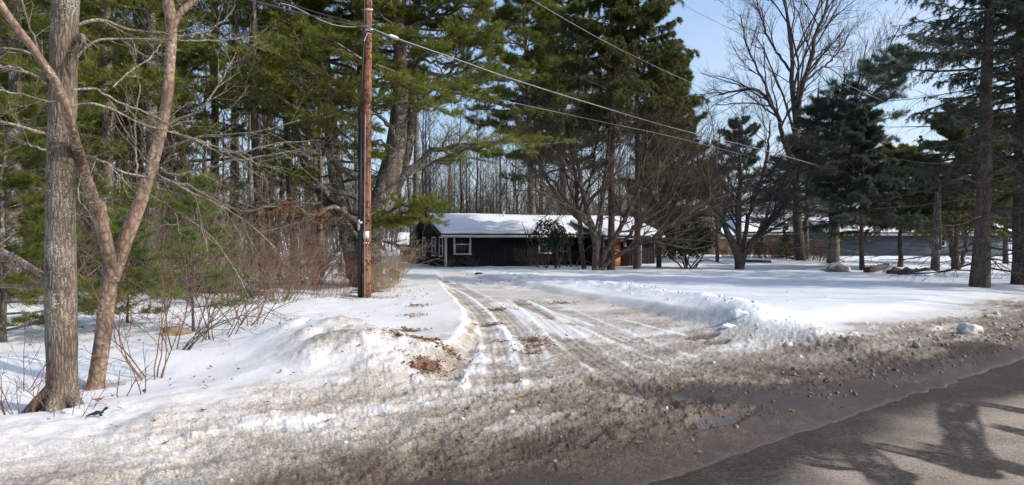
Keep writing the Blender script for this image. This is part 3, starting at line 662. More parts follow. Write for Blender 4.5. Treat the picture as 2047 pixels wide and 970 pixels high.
    cw = Acc(); cw.box((x1 - .05, yw - .025, zb), (x1 + .02, yw - .003, 1.98)); cw.build('corner_board', M['trim_grey'], c, local=True)
cabin()

def simple_house(name, label, cat, loc, rz, Lh, Dh, ze, zr, wallm, hip=0.0, wins=(), of=.4, snow=True, lower=None):
    c = thing(name, label, cat, loc, rz=rz)
    w = Acc(); w.box((0, 0, -.6), (Lh, Dh, ze))
    if not hip: gable_tri(w, 0, 0, Dh, ze, zr - .05); gable_tri(w, Lh - .06, 0, Dh, ze, zr - .05)
    w.build('wall', wallm, c, local=True)
    sl_ = (zr - ze) / (Dh / 2); zf = ze - of * sl_ + .1; r = Acc(); s = Acc()
    a0, a1 = -of, Lh + of; rl0, rl1 = a0 + hip, a1 - hip; zt = zr + .1
    slab(r, (a0, -of, zf), (a1, -of, zf), (rl1, Dh / 2, zt), (rl0, Dh / 2, zt), .12)
    slab(r, (a0, Dh + of, zf), (a1, Dh + of, zf), (rl1, Dh / 2 + .004, zt), (rl0, Dh / 2 + .004, zt), .12)
    ro = r.build('roof', M['roof_dark'], c, local=True)
    e = .01
    snow_sheet(s, (a0, -of + .03, zf + e), (a1, -of + .03, zf + e), (rl1, Dh / 2, zt + e), (rl0, Dh / 2, zt + e), .16, 40, 8, 13)
    snow_sheet(s, (a0, Dh + of, zf + e), (a1, Dh + of, zf + e), (rl1, Dh / 2, zt + e), (rl0, Dh / 2, zt + e), .16, 40, 8, 17)
    if hip:
        snow_sheet(s, (a0, Dh + of, zf + e), (a0, -of, zf + e), (rl0, Dh / 2, zt + e), (rl0, Dh / 2 + .01, zt + e), .16, 12, 8, 19)
        snow_sheet(s, (a1, -of, zf + e), (a1, Dh + of, zf + e), (rl1, Dh / 2 + .01, zt + e), (rl1, Dh / 2, zt + e), .16, 12, 8, 23)
    s.build('snow_layer', M['snow'], ro, smooth=True, local=True)
    fa = Acc(); fa.box((a0, -of - .03, zf - .3), (a1, -of - .003, zf - .1)); fa.build('fascia', M['trim_white'], c, local=True)
    for x0, x1, z0, z1 in wins: window(c, x0, x1, z0, z1, 0, 'x')
    return c

M['brick_tan'] = flat_mat('brick_tan', (0.40, 0.27, 0.17), .85, .2, 30)
M['siding_tan'] = flat_mat('siding_tan', (0.46, 0.31, 0.19), .8, .12, 12)
M['siding_blue'] = flat_mat('siding_blue', (0.065, 0.078, 0.10), .8, .15, 10, stretch=(.1, .1, 4))
M['shed_wall'] = flat_mat('shed_wall', (0.10, 0.08, 0.065), .85, .2, 10)

def at_px(px, Y, z=None):
    x = (px - 1023.5) / F * Y; return (x, Y, H(x, Y) if z is None else z)
x, y, z = at_px(800, 47)
simple_house('garden_shed', 'small snow roofed shed behind the gable end of the cabin', 'shed', (x, y, z), 0.1, 1.9, 2.4, 1.2, 1.85, M['shed_wall'], of=.25)
x, y, z = at_px(1428, 66); simple_house('garage', 'small tan garage with low snowy roof beside the rhododendron bush', 'garage', (x, y, 0.05), 0.08, 3.4, 5, 2.2, 2.8, M['siding_tan'], hip=1.2, of=.3)
x, y, z = at_px(1485, 66); hs = simple_house('brick_house', 'tan brick ranch house under a snow covered hip roof', 'house', (x, y, 0.05), 0.10, 6.0, 7, 2.65, 4.2, M['brick_tan'], hip=1.6, wins=((1.0, 2.2, 1.1, 2.2), (3.6, 4.8, 1.1, 2.2)))
x, y, z = at_px(1598, 69); simple_house('gabled_outbuilding', 'narrow tan building with a small pointed snowy gable between dark trunks', 'outbuilding', (x, y, .05), math.radians(62), 4.0, 2.6, 2.5, 3.3, M['siding_tan'], of=.3)
x, y, z = at_px(1655, 62); simple_house('blue_house', 'long blue grey sided house with snowy roof behind the right hand conifers', 'house', (x, y, .2), -0.02, 16.5, 8, 2.35, 3.6, M['siding_blue'], wins=((9.5, 10.8, 1.1, 2.0),))

# ------------------------------------------------------------------ utility pole
M['pole_wood'] = bark_mat('pole_wood', (0.10, 0.045, 0.028), (0.34, 0.17, 0.10), (0.085, 0.045, 0.03), 0.12, 5, .06, .35, 12)
M['black_plastic'] = flat_mat('black_plastic', (0.018, 0.018, 0.02), .45, .2, 8)
M['cable_black'] = flat_mat('cable_black', (0.03, 0.03, 0.032), .5, .1, 8)
M['cable_grey'] = flat_mat('cable_grey', (0.27, 0.27, 0.27), .45, .1, 8)
M['metal'] = flat_mat('metal', (0.5, 0.5, 0.5), .4, .1, 8, metal=.8)
M['tag_white'] = flat_mat('tag_white', (0.72, 0.70, 0.66), .6, .1, 20)
M['ink'] = flat_mat('ink', (0.03, 0.03, 0.035), .7, .1, 20)
PY = 17.8
def pole():
    bx, by = (733 - 1023.5) / F * PY, PY; bz = H(bx, by)
    p = thing('utility_pole', 'reddish brown wooden utility pole with black conduit at the driveway', 'utility pole', (bx, by, bz - .1))
    top = W(739, -330, PY); b = W(732.5, 610, PY); P = spline([b, W(733, 300, PY), top], 24); P[:, 1] = PY
    a = Acc(); a.tubes(P, np.linspace(.128, .105, 24), 20, True); a.build('shaft', M['pole_wood'], p, smooth=True)
    c = Acc(); c.box((-.055, -.07, 0), (.055, .05, 5.05), Matrix4(W(720.5, 606, PY) + np.array([0, -.02, 0]), P[12] - P[0])); c.build('conduit', M['black_plastic'], p)
    c = Acc(); Q = spline([W(729.2, 606, PY - .14), W(729, 420, PY - .14), W(730, 230, PY - .14)], 10); c.tubes(Q, np.full(10, .012), 6); c.build('ground_wire', M['cable_grey'], p)
    c = Acc(); Q = spline([W(720.5, 235, PY), W(724, 150, PY - .1), W(728, 60, PY - .12), W(729, -200, PY - .12)], 12); c.tubes(Q, np.full(12, .022), 6); c.build('riser_cable', M['cable_black'], p)
    for zpx in (22, 62):
        c = Acc(); q = W(735, zpx, PY); c.tubes([q + [0, 0, -.03], q + [0, 0, .03]], [.132, .132], 20, True); c.tubes([q + [-.16, -.1, 0], q + [.16, -.1, 0]], [.018, .018], 6, True); c.build('clamp_band', M['metal'], p)
    # bent guard strip under the clamp
    c = Acc(); Q = np.array([W(728, 82, PY - .15), W(735, 66, PY - .16), W(740, 68, PY - .16)]); c.tubes(Q, [.014] * 3, 5); c.build('tie_strap', M['tag_white'], p)
    # tag with rows of digits
    q = W(732, 469.5, PY - .135); t = Acc(); t.box((-.075, 0, -.095), (.075, .012, .095), Matrix4(q, (0, 0, 1))); tg = t.build('number_plate', M['tag_white'], p)
    r = Acc(); rg = np.random.default_rng(4)
    for row in range(3):
        for col in range(4):
            x0 = -.062 + col * .032; z0 = .05 - row * .05
            segs = [((0, 0), (.018, .005)), ((0, .015), (.018, .02)), ((0, .03), (.018, .035)), ((0, 0), (.005, .035)), ((.013, 0), (.018, .035))]
            for (u0, w0), (u1, w1) in [segs[i] for i in rg.choice(5, 3, replace=False)]: r.box((x0 + u0, -.004, z0 + w0 - .02), (x0 + u1, -.001 , z0 + w1 - .02), Matrix4(q, (0, 0, 1)))
    r.build('marking', M['ink'], tg)
    for dx in (-5, -1, 3):
        n = Acc(); q2 = W(733 + dx, 486, PY - .125); n.box((-.012, 0, -.02), (.012, .012, .02), Matrix4(q2, (0, 0, 1))); n.build('small_tag', M['tag_white'], p)
    m = Acc(); q3 = W(717, 450, PY - .12); m.box((-.03, -.02, -.14), (.03, .04, .14), Matrix4(q3, (0, 0, 1))); m.box((-.03, -.05, .03), (.1, -.02, .09), Matrix4(q3, (0, 0, 1))); m.build('bracket', M['metal'], p)
def Matrix4(o, z):
    z = nrm(np.asarray(z, float)); x = nrm(np.cross([0, 1.0, 0], z)); y = np.cross(z, x)
    m = np.eye(4); m[:3, 0] = x; m[:3, 1] = y; m[:3, 2] = z; m[:3, 3] = o; return m
pole()

def cable(px, Y0, Y1, r, mat, label, n=60):
    x = np.array([p[0] for p in px], float); u = (x - x[0]) / (x[-1] - x[0]); Y = 1 / ((1 - u) / Y0 + u / Y1)
    a = Acc(); P = spline([W(p[0], p[1], yy) for p, yy in zip(px, Y)], n); a.tubes(P, np.full(n, r), 6, True)
    return tag(a.build('power_cable', M[mat], smooth=True), label, 'cable')
cable([(733, 53), (790, 76), (900, 114), (1024, 158), (1180, 207), (1350, 257), (1536, 303), (1700, 349), (1860, 386)], 17.65, 44, .016, 'cable_grey', 'thick pale service cable sagging from the pole across to the right hand trees')
cable([(733, 56), (650, 38), (560, 16), (500, 0), (380, -36), (200, -110)], 17.65, 11, .02, 'cable_black', 'thick black cable rising from the pole clamp towards upper edge')
cable([(733, 50), (650, 30), (575, 6), (450, -40)], 17.6, 13, .010, 'cable_black', 'thin upper black cable beside the thick one left of the pole')
cable([(733, 51), (700, 54), (665, 49), (630, 35), (590, 15), (560, 6)], 17.6, 16, .011, 'cable_grey', 'pale loop of cable drooping just under the black cables at pole')
cable([(736, 58), (840, 98), (930, 131), (1040, 166)], 17.6, 23.4, .011, 'cable_black', 'thin black cable hugging the thick service cable near the pole')
cable([(760, 130), (860, 172), (1000, 200), (1200, 243), (1350, 275), (1536, 322)], 18.5, 37, .008, 'cable_grey', 'thin cable running below the thick service cable towards the yard trees')
cable([(1030, -20), (1064, 0), (1194, 75), (1304, 130), (1424, 185), (1534, 235), (1600, 262)], 20, 40, .009, 'cable_grey', 'thin cable crossing in front of the dark spruce crown')
cable([(1300, -28), (1346, 0), (1440, 48), (1534, 95), (1650, 150), (1776, 207), (1860, 244)], 20, 44, .008, 'cable_grey', 'thin high cable crossing open blue sky beside bare branches')
a = Acc(); q0, q1 = W(777, 70.5, 18.1), W(797, 78, 18.35); a.tubes(np.array([q0, q0 * .8 + q1 * .2, q0 * .2 + q1 * .8, q1]), [.02, .05, .05, .02], 10, True)
tag(a.build('cable_splice', M['tag_white'], smooth=True), 'white cylindrical splice cover on the cable just right of pole', 'splice cover')
# yellow guy guard behind
g0 = at_px(682, 24.5); a = Acc(); a.tubes(spline([W(680, 545, 24.5), W(688, 475, 24.7)], 6), np.full(6, .055), 10, True)
tag(a.build('guy_guard', flat_mat('yellow_plastic', (.62, .48, .06), .5, .1, 6)), 'leaning yellow plastic guy wire guard standing in brush behind pole', 'guy guard')
# ------------------------------------------------------------------ trees: shared builders
def stems_from(specs, n=14):
    P, R = [], []
    for px, Y, w in specs:
        p, r = limb(px, Y, w, n); P.append(p); R.append(r)
    return np.array(P), np.array(R)

def pine_foliage(P, R, rng, m2=11, m3=6, l2=.36, l3=.42, k=11, L=.12, w=.011, t2=.3, up2=.05, up3=.15, per=4, spread=.55, flat=.85, sp_up=.25):
    """side shoots and needle tufts on limbs; returns wood accs and the foliage acc"""
    P2, R2 = grow(P, R, m2, t2, 1, .95, l2, rng, up2, .10, 6, .5, .006, flat, .55)
    P2 = np.concatenate([P2, P[:, -4:][:, np.array([0, 1, 1, 2, 2, 3])]]) if P.shape[1] >= 4 else P2
    R2 = np.concatenate([R2, np.repeat(R[:, -1:], 6, 1)])
    P3, R3 = grow(P2, R2, m3, .2, 1, .8, l3, rng, up3, .12, 4, .5, .004, .6, .4)
    f = Acc()
    pos, d = along(P3, np.linspace(.35, 1, per)[None, :]); d = nrm(d + np.array([0, 0, sp_up]))
    tufts(f, pos, d, k, L, w, spread, rng)
    pos, d = along(P2, np.linspace(.5, 1, 4)[None, :]); tufts(f, pos, nrm(d + np.array([0, 0, sp_up])), k, L, w, spread, rng)
    return (P2, R2, P3, R3), f

def auto_limbs(axis, ar, t0, t1, N, rng, len0, len1, slope0, slope1, n=8, droop=0.0, rf=.42, shape=1.0):
    """limbs round a trunk between t0 and t1; length goes len0 (low) to len1 (top)"""
    t = t0 + (t1 - t0) * (np.arange(N) + rng.random(N)) / N
    pos, _ = along(axis[None], t[None]); pos = pos[0]; rr = np.interp(t, np.linspace(0, 1, len(ar)), ar)
    az = np.arange(N) * 2.39996 + rng.normal(size=N) * .35; u = (t - t0) / (t1 - t0)
    L = (len0 + (len1 - len0) * u ** shape) * (.65 + .6 * rng.random(N)); sl = slope0 + (slope1 - slope0) * u + rng.normal(size=N) * .1
    d = np.stack([np.cos(az), np.sin(az), np.tan(sl)], 1); d = nrm(d)
    P = np.empty((N, n, 3)); P[:, 0] = pos
    for k in range(1, n):
        d = nrm(d + np.array([0, 0, droop]) / n + rng.normal(size=d.shape) * .05); P[:, k] = P[:, k - 1] + d * (L / (n - 1))[:, None]
    R = (np.minimum(rr * rf, L * .022))[:, None] * np.linspace(1, .25, n)[None]
    return P, np.maximum(R, .006)

def tree_root(name, label, cat, px, Y, group=None, z=None):
    x = (px - 1023.5) / F * Y; return thing(name, label, cat, (x, Y, (H(x, Y) if z is None else z) - .05), group)

def flare(R, first=3, f=1.5):
    R = R.copy(); R[..., 0] *= f; R[..., 1] *= 1 + (f - 1) * .35; return R

# ------------------------------------------------------------------ tree A: thick grey trunk at the left
rng = np.random.default_rng(11)
tA = tree_root('maple_tree', 'thick grey barked trunk with lichen flecks in front left snow', 'tree', 122, 6.0)
p, r = limb([(120, 850), (124, 790), (124, 730), (122, 600), (121, 440), (122, 300), (126, 200), (128, 100), (131, 0), (134, -200), (140, -420), (150, -700)], 6.0, [66, 66, 66, 62, 58, 58, 57, 56, 58, 54, 48, 40], 110)
r = r * (1 + .06 * fbm(np.linspace(0, 14, 110), np.zeros(110), 3, 3)); r[:10] *= 1 + .42 * np.linspace(1, 0, 10) ** 2
a = Acc(); a.tubes(p, r, 36, wob=.016, rng=rng)
# root flare toes
for dx, dy in ((.30, -.1), (-.26, -.12), (.1, -.3), (-.15, .2)):
    q = np.array([[p[0, 0] + dx * .2, 6 + dy * .2, .28], [p[0, 0] + dx * .75, 6 + dy * .75, .12], [p[0, 0] + dx * 1.15, 6 + dy * 1.15, -.04]]); a.tubes(spline(q, 8), np.linspace(.07, .03, 8), 12)
a.build('trunk', M['bark_maple'], tA, smooth=True)
LBS = [([(150, 80), (164, 72), (166, 90), (152, 104), (142, 112)], [6.0, 5.85, 5.85], [14, 12, 8]), ([(120, 60), (140, 25), (170, -40), (200, -120)], [6.0, 6.3], [14, 10]), ([(105, 270), (70, 262), (30, 250), (-40, 235)], [6, 5.6], [9, 5]),
                     ([(100, 560), (70, 540), (30, 515), (-20, 490)], [6.1, 6.5, 7], [16, 12]), ([(100, 565), (60, 575), (10, 572), (-30, 575)], [6.1, 6.6], [12, 9]),
                     ([(112, 160), (80, 120), (40, 100), (-30, 95)], [6, 5.7], [8, 4]), ([(140, 55), (200, 40), (260, 60), (330, 66)], [6, 6.4], [9, 4]), ([(140, 130), (185, 85), (240, 78), (345, 80)], [6, 6.3], [7, 4])]
LB, LR = stems_from(LBS[:3] + LBS[5:])
b = Acc(); b.tubes(LB, LR, 9); P2, R2 = grow(LB, LR, 5, .3, 1, .7, .45, rng, .05, .08, 7, .5, .003); b.tubes(P2, R2, 5); P3, R3 = grow(P2, R2, 4, .2, 1, .7, .5, rng, .05, .15, 4, .5, .002); b.tubes(P3, R3, 4)
b.build('branches', M['bark_pale'], tA, smooth=True)

LB, LR = stems_from(LBS[3:5]); b = Acc(); b.tubes(LB, LR, 9); P2, R2 = grow(LB, LR, 5, .3, 1, .7, .35, rng, .0, .1, 6, .4, .003); b.tubes(P2, R2, 5); b.build('lower_limbs', M['bark_smooth'], tA, smooth=True)

# ------------------------------------------------------------------ tree B: forked smooth tree
tB = tree_root('forked_tree', 'smooth pinkish trunk forking in a tall V beside the thick grey trunk', 'tree', 190, 7.1)
a = Acc()
P1, R1 = limb([(188, 792), (196, 740), (205, 680), (212, 620), (218, 570), (223, 535), (228, 505)], 7.1, [39, 36, 35, 35, 34, 37, 38], 40); R1[:4] *= np.linspace(1.2, 1, 4)
a.tubes(P1, R1, 22, wob=.01, rng=rng)
PL, RL = limb([(224, 560), (218, 515), (206, 460), (187, 400), (166, 340), (148, 275), (131, 212), (112, 165), (94, 138), (62, 92), (28, 48), (0, 8), (-40, -60), (-90, -150)], [7.1, 7.0, 6.85, 6.6, 6.25, 5.85, 5.6, 5.5, 5.45, 5.4, 5.3, 5.2, 5.1, 5.0], [32, 30, 29, 28, 28, 27, 26, 25, 22, 20, 19, 18, 14, 10], 60)
PR, RR = limb([(223, 560), (240, 510), (262, 450), (284, 392), (305, 325), (322, 262), (335, 190), (340, 120), (343, 55), (338, 15), (330, -30), (318, -110), (312, -260)], [7.1, 7.15, 7.2, 7.3], [34, 33, 32, 27, 26, 24, 22, 22, 24, 18, 17, 14, 9], 60)
PR2, RR2 = limb([(343, 58), (358, 28), (378, 10), (400, -12), (440, -60), (470, -140)], [7.22, 7.3, 7.5], [16, 15, 13, 11, 9, 7], 24)
a.tubes(PL, RL * (1 + .05 * fbm(np.linspace(0, 12, 60), np.zeros(60), 2, 8)), 18, wob=.012, rng=rng); a.tubes(PR, RR * (1 + .05 * fbm(np.linspace(0, 12, 60), np.ones(60), 2, 9)), 18, wob=.012, rng=rng); a.tubes(PR2, RR2, 14)
a.build('trunk', M['bark_smooth'], tB, smooth=True)
BR = [([(150, 315), (175, 312), (210, 325), (250, 345), (300, 356)], [6.05, 5.9, 6.2], [11, 9, 7, 5]),
      ([(132, 215), (165, 205), (215, 215), (290, 250), (350, 265), (430, 292), (520, 330)], [5.6, 5.7, 6.2, 6.6], [7, 6, 5, 4, 3]),
      ([(145, 180), (190, 178), (240, 205), (310, 232), (345, 258)], [5.55, 5.8, 6.2], [8, 7, 5, 4]),
      ([(96, 165), (85, 120), (62, 60), (45, 10), (35, -40)], [5.5, 5.4], [8, 6, 4]), ([(95, 170), (70, 150), (35, 138), (0, 130), (-40, 128)], [5.5, 5.3], [11, 10, 8, 6]),
      ([(300, 345), (340, 362), (380, 385), (440, 410), (500, 450), (555, 500)], [7.25, 7.0, 7.2], [8, 7, 6, 4, 3]),
      ([(312, 300), (352, 290), (395, 275), (440, 270), (520, 262), (600, 240)], [7.25, 7.1, 7.3], [7, 6, 4, 3]),
      ([(335, 250), (365, 235), (400, 220), (430, 180), (455, 140), (472, 105)], [7.25, 7.3, 7.4], [9, 7, 5, 4, 2]),
      ([(320, 335), (350, 350), (400, 340), (450, 325), (512, 315), (600, 300)], [7.25, 7.4], [7, 6, 5, 3]),
      ([(310, 360), (370, 370), (420, 395), (470, 420), (512, 420), (560, 400)], [7.25, 7.0], [8, 7, 6, 4]),
      ([(345, 262), (400, 285), (450, 305), (500, 300), (560, 285), (640, 280)], [7.3, 7.5], [7, 5, 4, 3]),
      ([(340, 75), (370, 70), (410, 62), (450, 40), (470, 10)], [7.25, 7.4], [9, 7, 5, 3]), ([(345, 80), (400, 82), (470, 78), (520, 70)], [7.25, 7.5], [5, 4, 3]),
      ([(130, 200), (100, 205), (50, 190), (0, 182), (-40, 180)], [5.6, 5.3], [6, 5, 4]), ([(92, 300), (60, 290), (20, 272), (-30, 262)], [5.9, 5.5], [7, 6, 5]),
      ([(170, 330), (160, 360), (158, 400), (175, 420)], [6.1, 5.9], [6, 4]), ([(300, 390), (350, 420), (420, 470), (470, 540), (500, 600)], [7.2, 6.9], [5, 4, 3, 2]),
      ([(225, 175), (250, 150), (300, 115), (320, 90)], [5.75, 6.2], [5, 4]), ([(275, 355), (272, 300), (270, 240), (280, 170)], [7.0, 7.05], [7, 6, 5, 4])]
BP, BRr = stems_from(BR, 16)
BP[:, 1:-1] += rng.normal(size=BP[:, 1:-1].shape) * .006
BRr = BRr * .78; b = Acc(); b.tubes(BP, BRr, 8); P2, R2 = grow(BP, BRr, 6, .2, 1, .7, .45, rng, .02, .07, 9, .5, .0030, fall=.3); b.tubes(P2, R2, 5); P3, R3 = grow(P2, R2, 4, .15, 1, .7, .55, rng, .03, .09, 6, .5, .0021); b.tubes(P3, R3, 4); P4, R4 = grow(P3, R3, 2, .3, 1, .7, .5, rng, .03, .15, 4, .5, .002); b.tubes(P4, R4, 3)
b.build('branches', M['bark_pale'], tB, smooth=True)
# bracket of peeling bark and lichen at the crotch
b = Acc(); b.tubes(spline([W(196, 398, 6.85), W(208, 420, 6.8), W(212, 448, 6.85), W(207, 470, 6.9)], 8), np.array([.01, .03, .035, .02, .035, .03, .02, .008]), 9, wob=.2, rng=rng); b.build('lichen_patch', M['bark_pale'], tB)

# ------------------------------------------------------------------ the big old pine behind the pole
rng = np.random.default_rng(21)
tD = tree_root('old_white_pine', 'huge many stemmed white pine with sunlit yellow green boughs behind the pole', 'tree', 735, 21.5)
ST = [([(738, 575), (735, 520), (740, 470), (752, 430), (766, 395), (778, 350), (790, 300), (797, 240), (801, 150), (797, 60), (795, 0), (798, -150), (800, -420)], 21.5, [62, 54, 50, 44, 38, 30, 25, 23, 22, 20, 18, 15, 8]),
      ([(722, 575), (712, 530), (698, 470), (684, 410), (672, 360), (664, 300), (660, 230), (650, 140), (640, 40), (630, -80), (622, -300)], [21.5, 21.9, 22.4], [44, 40, 30, 27, 26, 24, 20, 17, 14, 12, 6]),
      ([(760, 450), (780, 400), (803, 345), (818, 285), (824, 230), (826, 170), (830, 90), (836, -20), (838, -200)], [21.6, 22, 22.6], [30, 24, 20, 18, 15, 13, 11, 9, 5]),
      ([(720, 480), (690, 440), (650, 400), (625, 360), (605, 315), (590, 260), (575, 180), (566, 90), (560, -40)], [21.7, 22.6, 23.6], [24, 20, 18, 17, 15, 13, 10, 8, 5]),
      ([(745, 470), (735, 400), (728, 300), (724, 200), (720, 80), (716, -60), (714, -250)], [21.8, 22.6, 23], [26, 22, 20, 17, 14, 11, 6])]
SP, SR = stems_from(ST, 40)
a = Acc(); a.tubes(SP, SR, 16, wob=.03, rng=rng); a.build('trunk', M['bark_pine'], tD, smooth=True)
LM = [  # limbs: photo points, depths, widths
    ([(715, 355), (690, 338), (660, 310), (630, 275), (600, 250), (572, 218), (540, 195), (500, 190)], [21.5, 20.5, 19.5], [15, 14, 12, 10, 7, 4]),
    ([(712, 395), (680, 380), (640, 374), (600, 350), (560, 335), (520, 335)], [21.5, 20.5, 19.8], [13, 12, 9, 5, 3]),
    ([(714, 445), (690, 425), (660, 420), (620, 430), (590, 415), (545, 425)], [21.2, 20, 19.5], [12, 10, 9, 5, 3]),
    ([(716, 475), (690, 445), (665, 438), (630, 428)], [21.2, 20.4], [10, 8, 5]),
    ([(765, 400), (800, 360), (835, 325), (865, 300), (900, 290), (950, 288), (1010, 282), (1080, 288)], [21.5, 21.5, 21, 20.5], [17, 14, 11, 9, 7, 4]),
    ([(775, 380), (815, 350), (850, 330), (880, 320), (930, 300), (985, 300)], [21.7, 22, 22.5], [11, 9, 6, 4]),
    ([(755, 440), (780, 420), (810, 415), (838, 412), (862, 414)], [21.2, 20.5, 19.5], [9, 7, 5, 3]),
    ([(752, 450), (785, 440), (806, 430), (828, 436), (852, 442)], [21.2, 20.2, 19.6], [7, 5, 3]),
    ([(760, 420), (745, 425), (730, 430), (770, 445), (800, 448)], [21, 19.8], [6, 3]),
    ([(800, 250), (840, 215), (880, 190), (930, 185), (980, 200)], [21.5, 21], [11, 8, 5, 3]),
    ([(822, 200), (860, 170), (900, 140), (950, 120), (1000, 110)], [22, 22], [9, 7, 5, 3]),
    ([(800, 130), (850, 110), (890, 85), (940, 70), (990, 60)], [21.5, 21.5], [9, 7, 4]), ([(797, 60), (850, 40), (900, 20), (960, 10)], [21.5, 22], [8, 6, 3]), ([(796, 10), (840, -20), (900, -40), (960, -40)], [21.5, 21], [8, 6, 3]),
    ([(790, 280), (770, 240), (740, 215), (700, 200), (660, 190)], [21.3, 20, 19.3], [10, 7, 4]), ([(726, 250), (700, 225), (660, 215), (610, 205), (560, 200)], [22, 20.5, 19.5], [9, 6, 3]),
    ([(724, 200), (690, 180), (650, 165), (600, 150), (545, 150)], [22, 20.5, 19.5], [9, 6, 3]), ([(722, 160), (690, 130), (640, 115), (590, 100), (530, 100)], [22, 21, 20], [9, 6, 3]),
    ([(722, 120), (750, 90), (780, 80), (830, 70)], [22, 20.5, 20], [7, 4]), ([(720, 180), (750, 170), (790, 160), (840, 165), (880, 180)], [22, 20, 19.5], [8, 5, 3]), ([(722, 225), (760, 215), (800, 208), (850, 210), (890, 225)], [22, 20, 19.3], [8, 5, 3]),
    ([(655, 200), (620, 180), (580, 170), (530, 165), (480, 160)], [22.2, 21.5], [8, 5, 3]), ([(650, 140), (610, 120), (560, 105), (500, 95)], [22, 22], [7, 5, 3]), ([(645, 80), (600, 70), (550, 55), (500, 50)], [22, 23], [7, 3]),
    ([(640, 40), (680, 20), (720, 0), (770, -20)], [22, 21], [7, 3]), ([(718, 40), (690, 10), (640, 0), (590, 0)], [22.5, 21.5], [7, 3]), ([(715, 330), (660, 270), (610, 225), (560, 190), (500, 175), (450, 165)], [21, 19, 18.2], [10, 8, 6, 3]), ([(718, 260), (670, 215), (620, 180), (560, 150), (500, 130)], [21, 19, 18], [9, 7, 4]), ([(722, 215), (680, 170), (630, 140), (570, 120), (520, 90)], [21, 18.8, 18], [9, 6, 3]), ([(726, 240), (745, 205), (770, 180), (810, 160)], [21, 19, 18.6], [7, 5, 3]),
    ([(720, 230), (705, 240), (690, 232), (660, 238), (620, 240)], [21.5, 19.2, 18.8], [7, 5, 3]),
    ([(790, 300), (760, 285), (745, 290), (730, 300), (750, 310)], [21, 20], [5, 3]), ([(830, 120), (870, 125), (920, 135), (970, 150)], [22.6, 24], [6, 3]),
]
LP, LRr = stems_from(LM, 14)
LP[:, 2:-1] += rng.normal(size=LP[:, 2:-1].shape) * .05
al1, ar1 = auto_limbs(SP[0], SR[0], .40, .98, 46, rng, 3.4, 1.3, .1, .5, n=14); al2, ar2 = auto_limbs(SP[1], SR[1], .42, .98, 30, rng, 3.0, 1.1, .1, .5, n=14); al3, ar3 = auto_limbs(SP[2], SR[2], .42, .98, 26, rng, 2.8, 1.0, .1, .5, n=14); al4, ar4 = auto_limbs(SP[4], SR[4], .42, .98, 28, rng, 2.8, 1.0, .1, .5, n=14)
keepdead = [2, 3]
foli = [i for i in range(len(LM)) if i not in (2, 3)]
AP = np.concatenate([LP[foli], al1, al2, al3, al4]); AR = np.concatenate([LRr[foli], ar1, ar2, ar3, ar4])
(P2, R2, P3, R3), fo = pine_foliage(AP, AR, rng, m2=13, m3=7, l2=.36, l3=.42, k=9, L=.15, w=.015, t2=.38, per=4)
b = Acc(); b.tubes(np.concatenate([AP, LP[[2, 3]]]), np.concatenate([AR, LRr[[2, 3]]]), 9); b.tubes(P2, R2, 4); b.tubes(P3, R3 * .8, 3)
dead, dr = auto_limbs(SP[1], SR[1], .12, .5, 26, rng, 2.6, 2.0, -.1, .1, n=8, droop=-.3); D2, DR2 = grow(dead, dr, 7, .25, 1, .8, .4, rng, -.05, .15, 5, .5, .005); D3, DR3 = grow(D2, DR2, 4, .2, 1, .8, .5, rng, 0, .15, 4, .5, .004)
b.tubes(dead, dr, 6); b.tubes(D2, DR2, 4); b.tubes(D3, DR3, 3)
b.build('branches', M['bark_pine'], tD, smooth=True)
fo.build('foliage', M['needle_pine'], tD)
dl = LP[[2, 3]]; (q2, r2, q3, r3), fd = pine_foliage(dl, LRr[[2, 3]], rng, m2=6, m3=4, l2=.3, l3=.45, k=8, L=.13, w=.012, t2=.35, per=3, up2=-.1, up3=-.2)
fd.build('dead_foliage', M['needle_dead'], tD)

# ------------------------------------------------------------------ generic conifers
def white_pine(name, label, loc, Hh, r0, t0, len0, len1, N, seed, mat, group=None, lean=(0, 0), bark='bark_pine', k=9, L=.17, w=.019, m2=10, m3=6, per=4, slope=(.02, .5), axis=None, l2=.44, dead=0, spread=.55):
    rng = np.random.default_rng(seed); T = thing(name, label, 'tree', loc, group); o = np.asarray(loc, float)
    if axis is None:
        zz = np.linspace(0, Hh, 14); ax = np.stack([o[0] + lean[0] * (zz / Hh) ** 1.3 + .06 * rng.normal(size=14) * zz / Hh, o[1] + lean[1] * zz / Hh, o[2] + zz], 1); axis = spline(ax, 24)
    ar = r0 * np.linspace(1, .12, len(axis)) ** .85
    a = Acc(); a.tubes(axis, flare(ar, f=1.25), 12, wob=.03, rng=rng); a.build('trunk', M[bark], T, smooth=True)
    P, R = auto_limbs(axis, ar, t0, .985, N, rng, len0, len1, slope[0], slope[1], n=9, droop=.1)
    (P2, R2, P3, R3), f = pine_foliage(P, R, rng, m2=m2, m3=m3, l2=l2, l3=.42, k=k, L=L, w=w, t2=.3, per=per, spread=spread)
    b = Acc(); b.tubes(P, R, 6); b.tubes(P2, R2, 3)
    if dead:
        D, DR = auto_limbs(axis, ar, .05, t0 + .1, dead, rng, len0 * .8, len0 * .8, -.15, .05, n=7, droop=-.25, rf=.25); b.tubes(D, DR * .6, 5)
        D2, R2 = grow(D, DR * .6, 6, .25, 1, .8, .4, rng, -.05, .15, 5, .5, .005); b.tubes(D2, R2, 3); D3, R3 = grow(D2, R2, 3, .25, 1, .8, .45, rng, -.05, .15, 4, .5, .004); b.tubes(D3, R3, 3)
    b.build('branches', M[bark], T, smooth=True); f.build('foliage', M[mat], T); return T

